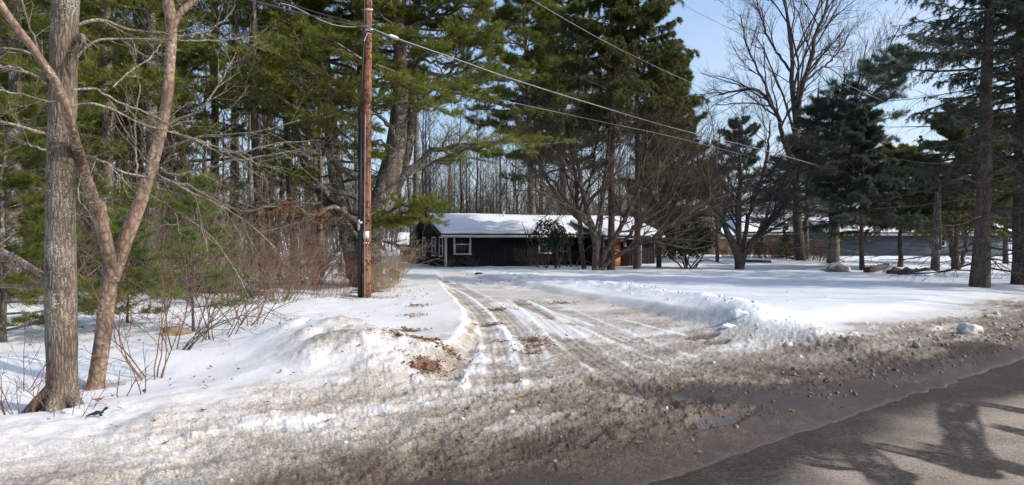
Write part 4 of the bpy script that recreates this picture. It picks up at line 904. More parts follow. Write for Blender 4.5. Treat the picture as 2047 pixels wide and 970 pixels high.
def spruce(name, label, loc, Hh, r0, t0, len0, len1, N, seed, mat, group=None, k=7, L=.07, w=.02, m2=14, m3=5, hang=-.9, dead=0, slope=(-.25, .35), bark='bark_dark', droop=.25, l2=.3, cat='tree', t1=.99, per=4, lean=(0, 0), deadlen=None):
    rng = np.random.default_rng(seed); T = thing(name, label, cat, loc, group); o = np.asarray(loc, float)
    zz = np.linspace(0, Hh, 20); axis = np.stack([o[0] + lean[0] * zz / Hh + .02 * rng.normal(size=20), o[1] + lean[1] * zz / Hh + .02 * rng.normal(size=20), o[2] + zz], 1); ar = r0 * np.linspace(1, .06, 20) ** .9
    a = Acc(); a.tubes(axis, flare(ar, f=1.2), 14, wob=.025, rng=rng); a.build('trunk', M[bark], T, smooth=True)
    P, R = auto_limbs(axis, ar, t0, t1, N, rng, len0, len1, slope[0], slope[1], n=9, droop=droop, rf=.3, shape=.9)
    P2, R2 = grow(P, R, m2, .15, 1, .85, l2, rng, hang * .5, .08, 6, .5, .005, .8, .5)
    P2 = np.concatenate([P2, P[:, -4:][:, np.array([0, 1, 1, 2, 2, 3])]]); R2 = np.concatenate([R2, np.repeat(R[:, -1:], 6, 1)])
    P3, R3 = grow(P2, R2, m3, .1, 1, .75, .4, rng, hang, .10, 4, .5, .003, .3, .3)
    f = Acc()
    for PP, n in ((P3, per), (P2, per + 2)):
        pos, d = along(PP, np.linspace(.1, 1, n)[None, :]); tufts(f, pos, nrm(d + np.array([0, 0, hang * .5])), k, L, w, .55, rng)
    b = Acc(); b.tubes(P, R, 5); b.tubes(P2, R2, 3)
    if dead:
        dl_ = deadlen or len0
        D, DR = auto_limbs(axis, ar, .04, min(t0 + .18, .9), dead, rng, dl_, dl_ * .9, -.22, -.05, n=8, droop=.2, rf=.2); b.tubes(D, DR * .7, 5)
        D2, DR2 = grow(D, DR * .7, 10, .2, 1, .8, .32, rng, -.35, .14, 5, .5, .004, .6); b.tubes(D2, DR2, 3); D3, DR3 = grow(D2, DR2, 4, .2, 1, .8, .5, rng, -.35, .15, 4, .5, .003); b.tubes(D3, DR3, 3)
    b.build('branches', M[bark], T, smooth=True); f.build('foliage', M[mat], T); return T

def P0(px, Y): x = (px - 1023.5) / F * Y; return (x, Y, H(x, Y) - .05)

# left woods pines: two builds, then copies
pA = white_pine('white_pine', 'dark green white pine in the woods left of the thick grey trunk', P0(30, 15), 17, .17, .14, 3.2, 1.2, 58, 31, 'needle_deep', 'pines in the left woods', m2=11, m3=6, dead=8, L=.16, w=.016)
pB = white_pine('white_pine', 'slim white pine seen between the thick trunk and the forked tree', P0(215, 17), 19, .15, .24, 3.1, 1.0, 56, 32, 'needle_pine', 'pines in the left woods', m2=11, m3=6, dead=10, L=.16, w=.017)
for src, px, Y, rz, sc, lab in ((pA, 330, 20, 1.1, 1.05, 'bushy dark pine filling the gap right of the forked tree'), (pB, 430, 24, 2.2, 1.1, 'tall pine crown above the tangle of bare grey branches'), (pA, -70, 19, 3.0, 1.15, 'dark pine at the extreme left edge of the woods'),
                                 (pB, 80, 26, 4.0, 1.2, 'deep shaded pine far behind the thick grey trunk'), (pB, 270, 30, 5.1, 1.15, 'distant pine showing through the fork of the V trunk'),
                                 (pA, 640, 36, .4, 1.1, 'distant pine top showing left of the pole'), (pB, 160, 38, .9, 1.1, 'far pine in deep woods behind the grey trunk'), (pB, -10, 33, 2.8, 1.2, 'far tall pine in the darkest left part of the woods')):
    copy_thing(src, P0(px, Y), rz, sc, lab)
# low young pine at far left and the sapling
rng = np.random.default_rng(41)
white_pine('young_pine', 'low young pine with feathery boughs brushing snow at the far left', P0(5, 9.4), 3.4, .05, .05, 1.5, .4, 44, 42, 'needle_deep', None, k=10, L=.10, w=.007, m2=9, m3=5, per=4)
white_pine('pine_sapling', 'thin light green pine sapling standing in snow right of forked tree', P0(386, 10.6), 2.5, .022, .16, .85, .25, 30, 43, 'needle_young', None, k=10, L=.10, w=.0055, m2=6, m3=3, per=3, slope=(.1, .7), bark='bark_wood')
white_pine('pine_sapling', 'short green pine sapling at the foot of the reddish brush', P0(455, 15), 1.7, .022, .15, .6, .18, 16, 44, 'needle_young', None, k=9, L=.10, w=.007, m2=6, m3=3, per=3, slope=(.1, .7), bark='bark_wood')
white_pine('pine_sapling', 'bushy green pine sapling tucked behind the forked trunk', P0(255, 11.5), 1.9, .022, .1, .9, .25, 28, 45, 'needle_young', None, k=9, L=.10, w=.006, m2=7, m3=3, per=3, slope=(.0, .6), bark='bark_wood')

# pines and spruces round the cabin
SPR = dict(k=7, L=.19, w=.026)
spruce('norway_spruce', 'huge dark spruce with hanging branchlets in front of the cabin entrance', P0(1222, 34.8), 24, .19, .33, 4.1, .7, 150, 51, 'needle_spruce', None, **SPR, dead=22, deadlen=2.6, slope=(-.2, .5))
spruce('norway_spruce', 'second tall dark spruce just right of the biggest one', P0(1274, 35.6), 22, .17, .36, 3.8, .6, 110, 52, 'needle_spruce', None, **SPR, dead=18, deadlen=2.4, slope=(-.2, .5))
white_pine('white_pine', 'open crowned tall pine behind the middle of the cabin roof', P0(1066, 50), 24, .3, .34, 4.6, 1.6, 84, 53, 'needle_deep', None, L=.32, w=.026, m2=10, m3=6, spread=.7, lean=(-1.0, 0))
white_pine('white_pine', 'second open pine left of the dark spruces behind cabin', P0(1125, 53), 25, .28, .28, 4.4, 1.4, 90, 54, 'needle_deep', None, L=.32, w=.026, m2=10, m3=6, spread=.7)
white_pine('white_pine', 'rounded bushy grey green pine right of the tall spruces', P0(1345, 53), 16.5, .24, .14, 4.2, .9, 110, 55, 'needle_deep', None, L=.32, w=.024, m2=10, m3=6, spread=.7, slope=(.1, .9))
white_pine('white_pine', 'smaller pine with layered boughs behind the spreading bare tree', P0(1478, 55), 11.0, .2, .26, 4.4, 1.2, 40, 56, 'needle_blue_haze', None, L=.30, w=.024, m2=8, m3=5, spread=.75, slope=(.15, .8))
white_pine('white_pine', 'broad dark pine at the right of the great bare tree', P0(1664, 45), 10.6, .30, .30, 4.6, 1.6, 50, 57, 'needle_blue_haze', None, L=.30, w=.022, m2=8, m3=5, per=3, spread=.75, slope=(.05, .75), dead=12)
# the leaning pine with its plume to the upper right
rngp = np.random.default_rng(58); ax, ar_ = limb([(1668, 532), (1672, 440), (1680, 350), (1690, 290), (1712, 240), (1745, 190), (1790, 150), (1826, 118)], 44, [20, 17, 14, 13, 11, 8, 5, 3], 24)
white_pine('leaning_pine', 'dark pine whose top leans right in a long plume against sky', P0(1668, 44), 14, .28, .36, 3.0, 1.8, 52, 59, 'needle_blue_haze', None, axis=ax, L=.30, w=.02, m2=7, m3=5, per=3, spread=.75, slope=(.1, .6), dead=10)
white_pine('white_pine', 'dark pine standing close behind the great bare tree trunk', P0(1612, 54), 9.6, .22, .32, 4.0, 1.6, 44, 60, 'needle_blue_haze', None, L=.30, w=.024, m2=8, m3=5, per=3, spread=.75, dead=12)
spruce('fir_tree', 'small pointed fir tip rising above the dark boughs under bright sky', P0(1841, 62), 11.2, .14, .1, 2.0, .15, 60, 61, 'needle_blue_haze', None, k=6, L=.13, w=.035, m2=8, m3=3, hang=-.2, slope=(-.1, .6))
KN = dict(k=7, L=.12, w=.017)
kx = P0(1962, 21.2)
spruce('roadside_spruce', 'tall spruce with bare drooping left limbs near the right edge of the yard', kx, 17, .25, .40, 3.7, .7, 84, 62, 'needle_blue_haze', None, **KN, dead=70, deadlen=3.2, m2=11, m3=4, hang=-.55, lean=(.5, 0), slope=(-.12, .3))
spruce('roadside_spruce', 'dense spruce at the very right edge of the picture', P0(2042, 22), 18, .26, .2, 3.6, .6, 120, 63, 'needle_blue_haze', None, **KN, dead=20, deadlen=2.6, m2=12, m3=4, hang=-.6)
spruce('roadside_spruce', 'spruce behind the two roadside ones with low shaded boughs', P0(1912, 35), 8.6, .16, .32, 3.6, .8, 70, 64, 'needle_spruce', None, **SPR, dead=18, hang=-.4)
spruce('roadside_spruce', 'low spreading spruce whose sunny boughs hang before the blue house', P0(1800, 38), 6.8, .14, .38, 3.4, .8, 62, 65, 'needle_deep', None, **SPR, dead=10, hang=-.3)
spruce('roadside_spruce', 'slim dark spruce on a thin straight trunk before the blue house', P0(1723, 34), 8.4, .115, .34, 2.6, .5, 60, 66, 'needle_blue_haze', None, **SPR, dead=8, hang=-.4)
spruce('roadside_spruce', 'shaded spruce between the right edge trunks and far snow', P0(2010, 44), 10, .16, .28, 3.8, .8, 70, 67, 'needle_blue_haze', None, **SPR, dead=10, hang=-.4)
# broken trunk
tT = tree_root('broken_trunk', 'short weathered trunk with pale snapped stem left of roadside spruce', 'dead tree', 1868, 30)
p, r = limb([(1868, 560), (1870, 520), (1871, 470), (1872, 420), (1874, 385)], 30, [22, 18, 15, 13, 10], 12); a = Acc(); a.tubes(p, r, 12, True, wob=.05); p, r = limb([(1879, 500), (1880, 470), (1878, 430), (1879, 380), (1877, 355)], 29.7, [7, 6, 6, 5, 4], 10); a.tubes(p, r, 8, True); a.build('trunk', M['bark_pine'], tT, smooth=True)
D, DR = auto_limbs(p, np.full(10, .06), .1, .95, 10, np.random.default_rng(4), .7, .5, -.1, .2); b = Acc(); b.tubes(D, DR * .6, 4); b.build('branches', M['twig_grey'], tT)

# ------------------------------------------------------------------ bare broadleaf trees
def bare_tree(name, label, px, Y, specs, levels, seed, bark='bark_wood', twig='twig_brown', group=None, loc=None, up=.12, rmin=.006):
    rng = np.random.default_rng(seed); T = tree_root(name, label, 'tree', px, Y, group); P, R = stems_from(specs, 22)
    P[:, 3:-1] += rng.normal(size=P[:, 3:-1].shape) * .04
    a = Acc(); a.tubes(P, R, 14, wob=.03, rng=rng); a.build('trunk', M[bark], T, smooth=True)
    b = Acc(); cp, cr = P, R
    for i, (m, t0, ang, ln) in enumerate(levels):
        cp, cr = grow(cp, cr, m, t0, 1, ang, ln, rng, up * (1 if i else .6), .11, 8 if i == 0 else 6 if i == 1 else 4, .5, max(rmin * (1 - .15 * i), .004), 0, .45)
        b.tubes(cp, cr, 6 if i == 0 else 4 if i == 1 else 3)
    b.build('crown', M[twig], T, smooth=False); return T
LV = [(14, .26, .75, .5), (8, .2, .75, .48), (6, .15, .7, .5), (4, .2, .7, .55)]
bare_tree('apple_tree', 'low spreading multi stemmed tree in front of the orange cabin door', 1193, 34, [
    ([(1190, 552), (1191, 511), (1191, 482), (1182, 446), (1172, 415), (1160, 360), (1150, 300), (1148, 240)], [34, 33.6], [17, 13, 12, 11, 9, 6, 3]), ([(1193, 552), (1204, 528), (1211, 504), (1221, 487), (1232, 470), (1245, 448), (1254, 431), (1275, 380), (1290, 310), (1296, 240)], [34, 33.5], [10, 10, 9, 8, 7, 5, 3]),
    ([(1195, 550), (1217, 522), (1247, 504), (1282, 482), (1313, 469), (1347, 452), (1390, 425), (1430, 395)], [34, 33.2, 32.6], [10, 9, 8, 6, 4]), ([(1194, 550), (1208, 500), (1228, 485), (1250, 478), (1273, 450), (1297, 437), (1340, 400), (1370, 330)], [34, 34.5], [9, 8, 7, 5, 3]),
    ([(1191, 500), (1180, 460), (1150, 420), (1110, 370), (1075, 320), (1060, 280)], [34, 33], [8, 7, 5, 3]), ([(1196, 500), (1200, 450), (1205, 390), (1215, 320), (1222, 250), (1225, 190)], [34, 33], [9, 8, 6, 4])], LV, 71)
bare_tree('crooked_tree', 'slim crooked bare tree just left of the multi stemmed one by the cabin', 1166, 35.5, [([(1168, 545), (1163, 493), (1159, 446), (1154, 400), (1148, 340), (1135, 270), (1120, 200)], 35.5, [10, 9, 8, 6, 3]), ([(1160, 440), (1120, 400), (1090, 350), (1070, 290)], [35.5, 34.5], [6, 4, 3]), ([(1158, 420), (1180, 360), (1190, 300), (1200, 220)], [35.5, 35], [6, 4, 3])], LV, 72)
bare_tree('crooked_tree', 'thin bare tree right of the spruce trunks beside the dark glossy bush', 1316, 37, [([(1317, 538), (1318, 490), (1320, 440), (1330, 380), (1345, 310), (1350, 250)], 37, [11, 9, 8, 5, 3]), ([(1319, 460), (1350, 410), (1390, 360), (1410, 300)], [37, 36], [7, 4, 3]), ([(1320, 440), (1300, 380), (1280, 300), (1270, 220)], [37, 36.5], [6, 4, 3])], LV, 73, bark='bark_dark')
bare_tree('spreading_tree', 'dark vase shaped bare tree standing alone in the snowy yard', 1477, 35.5, [
    ([(1479, 550), (1477, 520), (1471, 500), (1461, 480), (1450, 455), (1442, 430), (1425, 400), (1405, 360), (1395, 310)], 35.5, [21, 18, 13, 10, 9, 6, 3]), ([(1478, 545), (1476, 515), (1475, 482), (1474, 441), (1478, 400), (1482, 340), (1470, 280)], [35.5, 35.8], [14, 11, 10, 7, 3]),
    ([(1478, 545), (1485, 515), (1498, 493), (1518, 468), (1537, 445), (1562, 415), (1590, 370), (1600, 320)], [35.5, 35], [16, 14, 12, 10, 6, 3]), ([(1480, 530), (1486, 490), (1493, 451), (1500, 420), (1520, 370), (1535, 300), (1540, 240)], [35.5, 36.2], [10, 8, 6, 3]), ([(1493, 497), (1515, 465), (1535, 430), (1545, 390)], [35.5, 34.6], [8, 6, 3])], LV, 74, bark='bark_dark', twig='twig_dark')
LVB = [(13, .3, .6, .5), (8, .2, .65, .5), (5, .15, .65, .5), (3, .2, .6, .55)]
bare_tree('great_bare_tree', 'great bare leafless tree with wide crown against blue sky', 1603, 50, [
    ([(1602, 528), (1597, 480), (1594, 400), (1593, 310), (1591, 235), (1583, 175), (1583, 110), (1575, 40), (1560, -40), (1555, -120)], 50, [24, 20, 17, 15, 12, 10, 8, 6, 4, 2]), ([(1594, 270), (1597, 225), (1606, 165), (1624, 115), (1628, 75), (1648, 25), (1665, -40)], [50, 49], [11, 10, 9, 6, 3]),
    ([(1595, 330), (1580, 310), (1566, 280), (1558, 245), (1540, 205), (1510, 180), (1470, 182), (1435, 190)], [50, 49.5, 49], [11, 10, 8, 6, 3]), ([(1546, 215), (1530, 170), (1510, 130), (1490, 80), (1480, 30)], [49.5, 49], [6, 4, 2]), ([(1585, 150), (1550, 100), (1525, 50), (1510, -20)], [50, 51], [6, 4, 2]), ([(1607, 165), (1650, 130), (1680, 100), (1700, 60)], [49.5, 50], [6, 4, 2])], LVB, 75, bark='bark_dark', twig='twig_dark', up=.10, rmin=.008)
bare_tree('fan_crowned_tree', 'thin fan shaped bare crown rising behind the leaning pine', 1672, 58, [([(1668, 520), (1670, 400), (1672, 300), (1680, 210), (1690, 150)], 58, [12, 9, 7, 4]), ([(1672, 310), (1700, 230), (1740, 160), (1780, 90), (1800, 50)], 58, [6, 5, 3, 2]), ([(1671, 330), (1690, 250), (1715, 170), (1735, 80)], 58, [6, 4, 2])], [(12, .25, .45, .5), (8, .15, .45, .5), (5, .15, .5, .5)], 76, bark='bark_dark', twig='twig_dark', up=.1, rmin=.008)
bare_tree('twin_trunk_tree', 'low twin trunked dark tree behind the broken trunk', 1912, 35.6, [([(1908, 548), (1905, 510), (1902, 460), (1900, 400), (1905, 350)], 35.6, [13, 10, 8, 4]), ([(1912, 546), (1924, 520), (1930, 480), (1933, 430), (1940, 380)], 35.6, [10, 8, 6, 3])], LV[:3], 77, bark='bark_dark', twig='twig_dark')
bare_tree('slender_trunk', 'slender reddish trunk standing behind the spreading yard tree near garage', 1434, 46, [([(1434, 526), (1434, 490), (1433, 450), (1425, 400), (1430, 330), (1440, 260)], 46, [8, 7, 6, 4, 2]), ([(1434, 470), (1445, 440), (1455, 400), (1458, 340)], 46, [5, 4, 2])], LV[:3], 78, bark='bark_wood', twig='twig_dark')
# evergreen leafy bushes
def leafy_bush(name, label, px, Y, rx, h, z0, nst, nl, seed, lsz=.09, group=None):
    rng = np.random.default_rng(seed); T = tree_root(name, label, 'shrub', px, Y, group); o = np.array(T.location)
    s = Acc(); tips = []
    for i in range(nst):
        an = rng.uniform(0, 6.28); q = [o + [rng.normal() * .25, rng.normal() * .2, 0]]; d = np.array([math.cos(an) * .7, math.sin(an) * .5, 1.0])
        for k in range(6): d = d + rng.normal(size=3) * .3; q.append(q[-1] + nrm(d) * h * .17)
        s.tubes(spline(q, 12), np.linspace(.045, .015, 12), 6)
    s.build('stems', M['bark_dark'], T)
    n = nl; u = nrm(rng.normal(size=(n, 3))); rad = rng.random((n, 1)) ** .4; bump = 1 + .3 * fbm(u[:, 0:1] * 3 + u[:, 2:3] * 2, u[:, 1:2] * 3, 3, seed)
    pos = o + np.array([0, 0, z0 + (h - z0) / 2]) + u * rad * bump * np.array([rx, rx * .8, (h - z0) / 2])
    hole = fbm(pos[:, 0] * 1.6, pos[:, 2] * 1.8 + pos[:, 1], 3, seed + 1); pos = pos[hole > -.18]
    f = Acc(); tufts(f, pos, nrm(u[:len(pos)] + np.array([0, 0, -.2])), 5, lsz * 1.7, lsz * .8, .8, rng); f.build('foliage', M['leaf_gloss'], T); return T
leafy_bush('rhododendron', 'dark glossy evergreen bush on bare stems right of the cabin', 1375, 36, 1.5, 2.5, .65, 9, 2600, 81)
leafy_bush('rhododendron', 'dark glossy bush reaching the eave along the cabin front', 1098, 36.4, 1.0, 2.7, .9, 6, 800, 82)
leafy_bush('rhododendron', 'smaller dark leafed bush beside the crooked tree at cabin', 1146, 38, .7, 2.3, 1.1, 5, 380, 83)
spruce('dwarf_spruce', 'small dark young spruce in front of the brick house', P0(1572, 52), 2.6, .05, .1, 1.0, .1, 26, 84, 'needle_blue_haze', None, k=6, L=.1, w=.03, m2=7, m3=3, hang=-.1)
# ------------------------------------------------------------------ woods of bare trunks
def forest_proto(seed, Hh, r0, bark, twig, label, t0=.35, loc=(0, 0, 0), m=(16, 6, 4)):
    rng = np.random.default_rng(seed); T = thing('bare_tree', label, 'tree', loc); o = np.asarray(loc, float)
    zz = np.linspace(0, Hh, 12); ax = np.stack([o[0] + np.cumsum(rng.normal(size=12)) * .07, o[1] + np.cumsum(rng.normal(size=12)) * .07, o[2] + zz], 1); ar = r0 * np.linspace(1, .12, 12)
    a = Acc(); a.tubes(ax, flare(ar, f=1.2), 9, wob=.04, rng=rng); a.build('trunk', M[bark], T, smooth=True)
    P, R = grow(ax[None], ar[None], m[0], t0, .98, .7, .22, rng, .2, .08, 7, .45, .009); b = Acc(); b.tubes(P, R, 4)
    P, R = grow(P, R, m[1], .15, 1, .7, .5, rng, .15, .1, 5, .55, .008); b.tubes(P, R, 3); P, R = grow(P, R, m[2], .15, 1, .7, .5, rng, .1, .12, 4, .6, .006); b.tubes(P, R, 3)
    D, DR = auto_limbs(ax, ar, .08, t0, 10, rng, 1.2, 1.0, -.1, .3, n=6, rf=.22); b.tubes(D, DR * .6, 4); D, DR = grow(D, DR * .6, 5, .2, 1, .8, .5, rng, 0, .15, 4, .6, .005); b.tubes(D, DR, 3)
    b.build('crown', M[twig], T); return T
rng = np.random.default_rng(91)
LW = 'bare grey brown trunk among the woods left of the pole'
CW = 'slender bare tree in the woods behind the cabin'
RW = 'leafless tree in the far woods behind the neighbouring houses'
prot = [forest_proto(92, 17, .15, 'bark_wood', 'twig_grey', LW), forest_proto(93, 15, .09, 'bark_wood', 'twig_grey', LW, .3), forest_proto(94, 19, .20, 'bark_pine', 'twig_grey', LW, .4), forest_proto(95, 14, .065, 'bark_pale', 'twig_brown', LW, .3), forest_proto(96, 17, .11, 'bark_wood', 'twig_brown', LW, .38)]
used = set()
def place_wood(i, x, y, label, group, sc):
    z = H(x, y) - .05; rz = rng.uniform(0, 6.28)
    if i not in used:
        used.add(i); T = prot[i]; T.location = (x, y, z); T.rotation_euler = (0, 0, rz); T.scale = (sc, sc, sc); T['label'] = label; T['group'] = group; return T
    return copy_thing(prot[i], (x, y, z), rz, sc, label, group)
pts = []
def scatter(n, pxr, Yr, label, group, mind=1.0, kinds=(0, 1, 2, 3, 4), bad=None, scr=(.85, 1.25)):
    c = 0; tries = 0
    while c < n and tries < 20000:
        tries += 1
        px = rng.uniform(*pxr); Y = math.sqrt(rng.uniform(Yr[0] ** 2, Yr[1] ** 2)); x = (px - 1023.5) / F * Y
        if bad and bad(px, x, Y): continue
        if any((x - a) ** 2 + (Y - b) ** 2 < mind ** 2 for a, b in pts): continue
        pts.append((x, Y)); place_wood(int(rng.choice(kinds)), x, Y, label, group, rng.uniform(*scr)); c += 1
# trunks one can pick out in the left woods
SPEC = [(308, 18.5, 2, 'thick pale trunk right of the forked tree deep in woods'), (338, 21, 0, 'second pale trunk just right of the thick one in woods'), (20, 20, 2, 'dark trunk at the far left of the woods'), (532, 20, 0, 'grey trunk with orange needles hanging beside it'), (418, 23, 4, 'straight trunk behind the pine sapling'),
        (588, 25, 0, 'trunk directly left of the leaning pine stem'), (470, 27, 2, 'sunlit thick trunk midway between forked tree and pole'), (180, 24, 0, 'trunk glimpsed between thick trunk and forked tree'), (65, 22, 4, 'thin trunk glimpsed left of the thick grey trunk'), (640, 29, 4, 'trunk behind the reddish brush near the pole')]
for px, Y, i, lab in SPEC:
    x = (px - 1023.5) / F * Y; pts.append((x, Y)); place_wood(i, x, Y, lab, 'bare trees in the left woods', rng.uniform(.9, 1.1))
badL = lambda px, x, Y: (Y < 33 and px > 690)
scatter(110, (-60, 850), (24, 62), LW, 'bare trees in the left woods', .9, bad=badL)
scatter(62, (830, 1190), (54, 84), CW, 'bare trees behind the cabin', 1.0, (1, 3, 3, 4, 0), scr=(.65, .95))
scatter(34, (1190, 1480), (58, 84), 'leafless tree in the woods behind the tall spruces', 'bare trees behind the spruces', 1.0, (1, 3, 4, 0), bad=lambda px, x, Y: px > 1395 and 58 < Y < 76, scr=(.6, .9))
scatter(26, (1440, 2080), (80, 100), RW, 'bare trees behind the houses', 1.5, (1, 3, 4), scr=(.5, .75))
# trees standing beyond the right edge, whose shade streaks the yard
for X, Y, i, sc, lab in ((16.3, 18.6, 4, .8, 'leafless roadside tree standing right of the last spruce'), (19, 21.8, 0, .95, 'second leafless tree along the yard beyond the last spruce'), (22.5, 24.5, 2, .9, 'thick leafless tree deeper in the neighbouring yard'), (15.2, 16.2, 1, .7, 'thin leafless tree nearest the road beyond the last spruce'),
                         (26, 28, 4, 1.0, 'leafless tree beside the far snow beyond last spruce'), (25, 12, 0, 1.0, 'leafless tree across the road from the yard'), (31, 15, 2, 1.0, 'thick leafless tree across the road'), (29, 21, 1, 1.1, 'thin leafless tree at the bend of the road'), (36, 18, 4, 1.1, 'leafless tree further along the road'), (21, 18.6, 3, 1.0, 'slender pale leafless tree by the roadside')):
    place_wood(i, X, Y, lab, 'bare trees along the road', sc)
for src, X, Y, sc, lab in ((pB, 27, 17.5, .85, 'pine standing beyond the right edge of the yard'), (pA, 30, 25, .95, 'bushy pine in the yard beyond the last spruce'), (pB, 20.5, 26, .8, 'slim pine behind the last spruce')):
    copy_thing(src, (X, Y, H(X, Y) - .05), X, sc, lab, 'pines along the road')
# far wood: one mass
def far_wood():
    rng = np.random.default_rng(97); n = 1000; th = rng.uniform(-.80, .72, n); d = rng.uniform(75, 150, n)
    x = d * np.sin(th); y = d * np.cos(th); z = .008 * np.maximum(0, y - 42); hh = rng.uniform(9, 16, n) * np.where(th > .12, .62, 1.0) * np.where((th > -.12) & (th < .12), .68, .9)
    t = np.linspace(0, 1, 7); P = np.stack([x[:, None] + np.cumsum(rng.normal(size=(n, 7)), 1) * .28 + rng.normal(size=(n, 1)) * t[None] * 1.1, y[:, None] + 0 * t, z[:, None] + hh[:, None] * t], -1)
    R = rng.uniform(.05, .13, n)[:, None] * np.linspace(1, .2, 7)[None]; a = Acc(); a.tubes(P, R, 5)
    p, r = grow(P, R, 13, .15, .98, .7, .26, rng, .2, .1, 6, .5, .016); a.tubes(p, r, 3); p, r = grow(p, r, 6, .1, 1, .7, .5, rng, .15, .12, 4, .6, .012); a.tubes(p, r, 3)
    tag(a.build('far_woods', M['twig_grey']), 'grey mass of leafless trees far behind the cabin and houses', 'woods', kind='stuff')
far_wood()

# ------------------------------------------------------------------ brush, saplings, small things on the snow
def shrub(name, label, px, Y, h, spread, n, seed, mat, group=None, r=.006, levels=2, lean=0., tip=.45, cat='shrub'):
    rng = np.random.default_rng(seed); T = tree_root(name, label, cat, px, Y, group); o = np.array(T.location)
    an = rng.uniform(0, 6.28, n); q = np.sqrt(rng.random(n)); b0 = np.stack([o[0] + q * np.cos(an) * spread * .6, o[1] + q * np.sin(an) * spread * .6, np.full(n, o[2])], 1)
    d = nrm(np.stack([np.cos(an) * .45 + lean + rng.normal(size=n) * .25, np.sin(an) * .45 + rng.normal(size=n) * .25, np.full(n, 1.0)], 1)); L = h * rng.uniform(.5, 1.1, n)
    P = np.empty((n, 8, 3)); P[:, 0] = b0
    for k in range(1, 8):
        d = nrm(d + rng.normal(size=d.shape) * .11 + np.array([0, 0, -.02])); P[:, k] = P[:, k - 1] + d * (L / 7)[:, None]
    R = np.full((n, 1), r) * np.linspace(1, .4, 8)[None]; a = Acc(); a.tubes(P, R, 5)
    for i in range(levels):
        P, R = grow(P, R, 5 if i == 0 else 3, .25, 1, .7, tip, rng, .05, .14, 5 if i == 0 else 4, .65, r * .35); a.tubes(P, R, 3)
    a.build('stems', M[mat], T); return T
s0 = shrub('brush_shrub', 'reddish brown leafless brush in snow between woods and pole', 600, 18.5, 2.0, 1.4, 26, 101, 'twig_red', 'reddish brush left of the pole', .008)
for i, (px, Y, sc) in enumerate(((530, 18, .95), (660, 19.3, .85), (560, 20.5, 1.1), (480, 19, .9), (628, 21.5, 1.05), (430, 21, 1.0), (650, 17.2, .5),)): copy_thing(s0, P0(px, Y), i * 1.3 + .4, sc)
s4 = shrub('undergrowth_sapling', 'olive brown tangled undergrowth saplings in the left woods', 600, 22, 4.2, 1.2, 16, 112, 'twig_olive', 'undergrowth in the left woods', .016, 3)
k_ = np.random.default_rng(113)
for i in range(40):
    Y = k_.uniform(14.5, 30); px = k_.uniform(180, 720) if i % 4 else k_.uniform(-20, 200); copy_thing(s4, P0(px, Y), k_.uniform(0, 6.28), k_.uniform(.6, 1.15) * (1 if px < 470 else .55))
for i in range(26):
    copy_thing(s4, P0(k_.uniform(800, 1330), k_.uniform(51, 66)), k_.uniform(0, 6.28), k_.uniform(1.1, 2.0), 'brown tangled undergrowth in the woods behind the cabin', 'undergrowth behind the cabin')
s1 = shrub('brush_shrub', 'pale tan leafless thicket between the pole and the cabin', 772, 22.5, 2.0, .8, 44, 102, 'twig_tan', 'tan brush right of the pole', .008, lean=.1)
for i, (px, Y, sc) in enumerate(((758, 20.5, .75), (766, 26, .7), (764, 19.2, .5))): copy_thing(s1, P0(px, Y), i * 1.7 + .5, sc)
s2 = shrub('brush_shrub', 'thin grey leafless brush growing against the dark cabin front', 1078, 37.5, 1.5, .7, 26, 103, 'twig_brown', 'brush along the cabin front', .007)
for i, (px, Y, sc) in enumerate(((945, 37, .6), (905, 36.2, .55), (1120, 38.4, .8), (1060, 37.8, .9))): copy_thing(s2, P0(px, Y), i * 1.9, sc)
s3 = shrub('hedge_shrub', 'dense brown leafless hedge bush in front of the brick house', 1540, 55, 2.0, 1.6, 90, 104, 'twig_brown', 'brown hedge bushes by the brick house', .012)
for i, (px, Y, sc) in enumerate(((1500, 56, .9), (1580, 54, 1.0), (1632, 50, 1.05), (1625, 56, 1.2), (1560, 58, 1.1), (1460, 57, .7))): copy_thing(s3, P0(px, Y), i * 1.1 + .7, sc)
shrub('twiggy_sapling', 'fine branched bare sapling right of the two left trunks in front snow', 306, 7.3, 1.35, .18, 7, 105, 'twig_red', None, .008, 3, cat='sapling', tip=.55)
shrub('twiggy_sapling', 'bare leaning sapling between the forked tree and the snowy mound', 352, 8.6, 1.7, .3, 8, 106, 'twig_brown', None, .009, 3, .25, cat='sapling', tip=.5)
shrub('twiggy_sapling', 'thin wide sapling near the pine sapling with arching twigs', 432, 9.3, 1.5, .4, 9, 107, 'twig_brown', None, .008, 3, .2, cat='sapling', tip=.5)
shrub('twiggy_sapling', 'sparse bare sapling on the slope above the mound', 490, 11.0, 1.6, .4, 9, 108, 'twig_red', None, .009, 3, .1, cat='sapling', tip=.5)
shrub('bramble', 'thorny reddish bramble canes sprouting round the thick trunk base', 60, 5.7, .62, .3, 9, 109, 'twig_red', None, .005, 2, cat='bramble', tip=.5)
shrub('bramble', 'little reddish canes in front of the thick trunk', 140, 5.5, .45, .3, 7, 110, 'twig_red', None, .004, 2, cat='bramble', tip=.5)
shrub('bramble', 'thin dead canes at the lower left edge of snow', 10, 6.6, .8, .3, 6, 111, 'twig_brown', None, .005, 2, cat='bramble', tip=.5)
for i, (px, Y, h, lab) in enumerate(((930, 30, .9, 'single thin twig poking from snow left of drive middle'), (962, 26, .55, 'short twig in churned snow before the cabin'), (285, 6.2, .5, 'lone bent twig in front slope of snow'), (242, 6.0, .42, 'lone straight twig right of the thick trunk base'))):
    shrub('bare_twig', lab, px, Y, h, .04, 2, 120 + i, 'twig_dark', None, .005, 1, cat='twig')
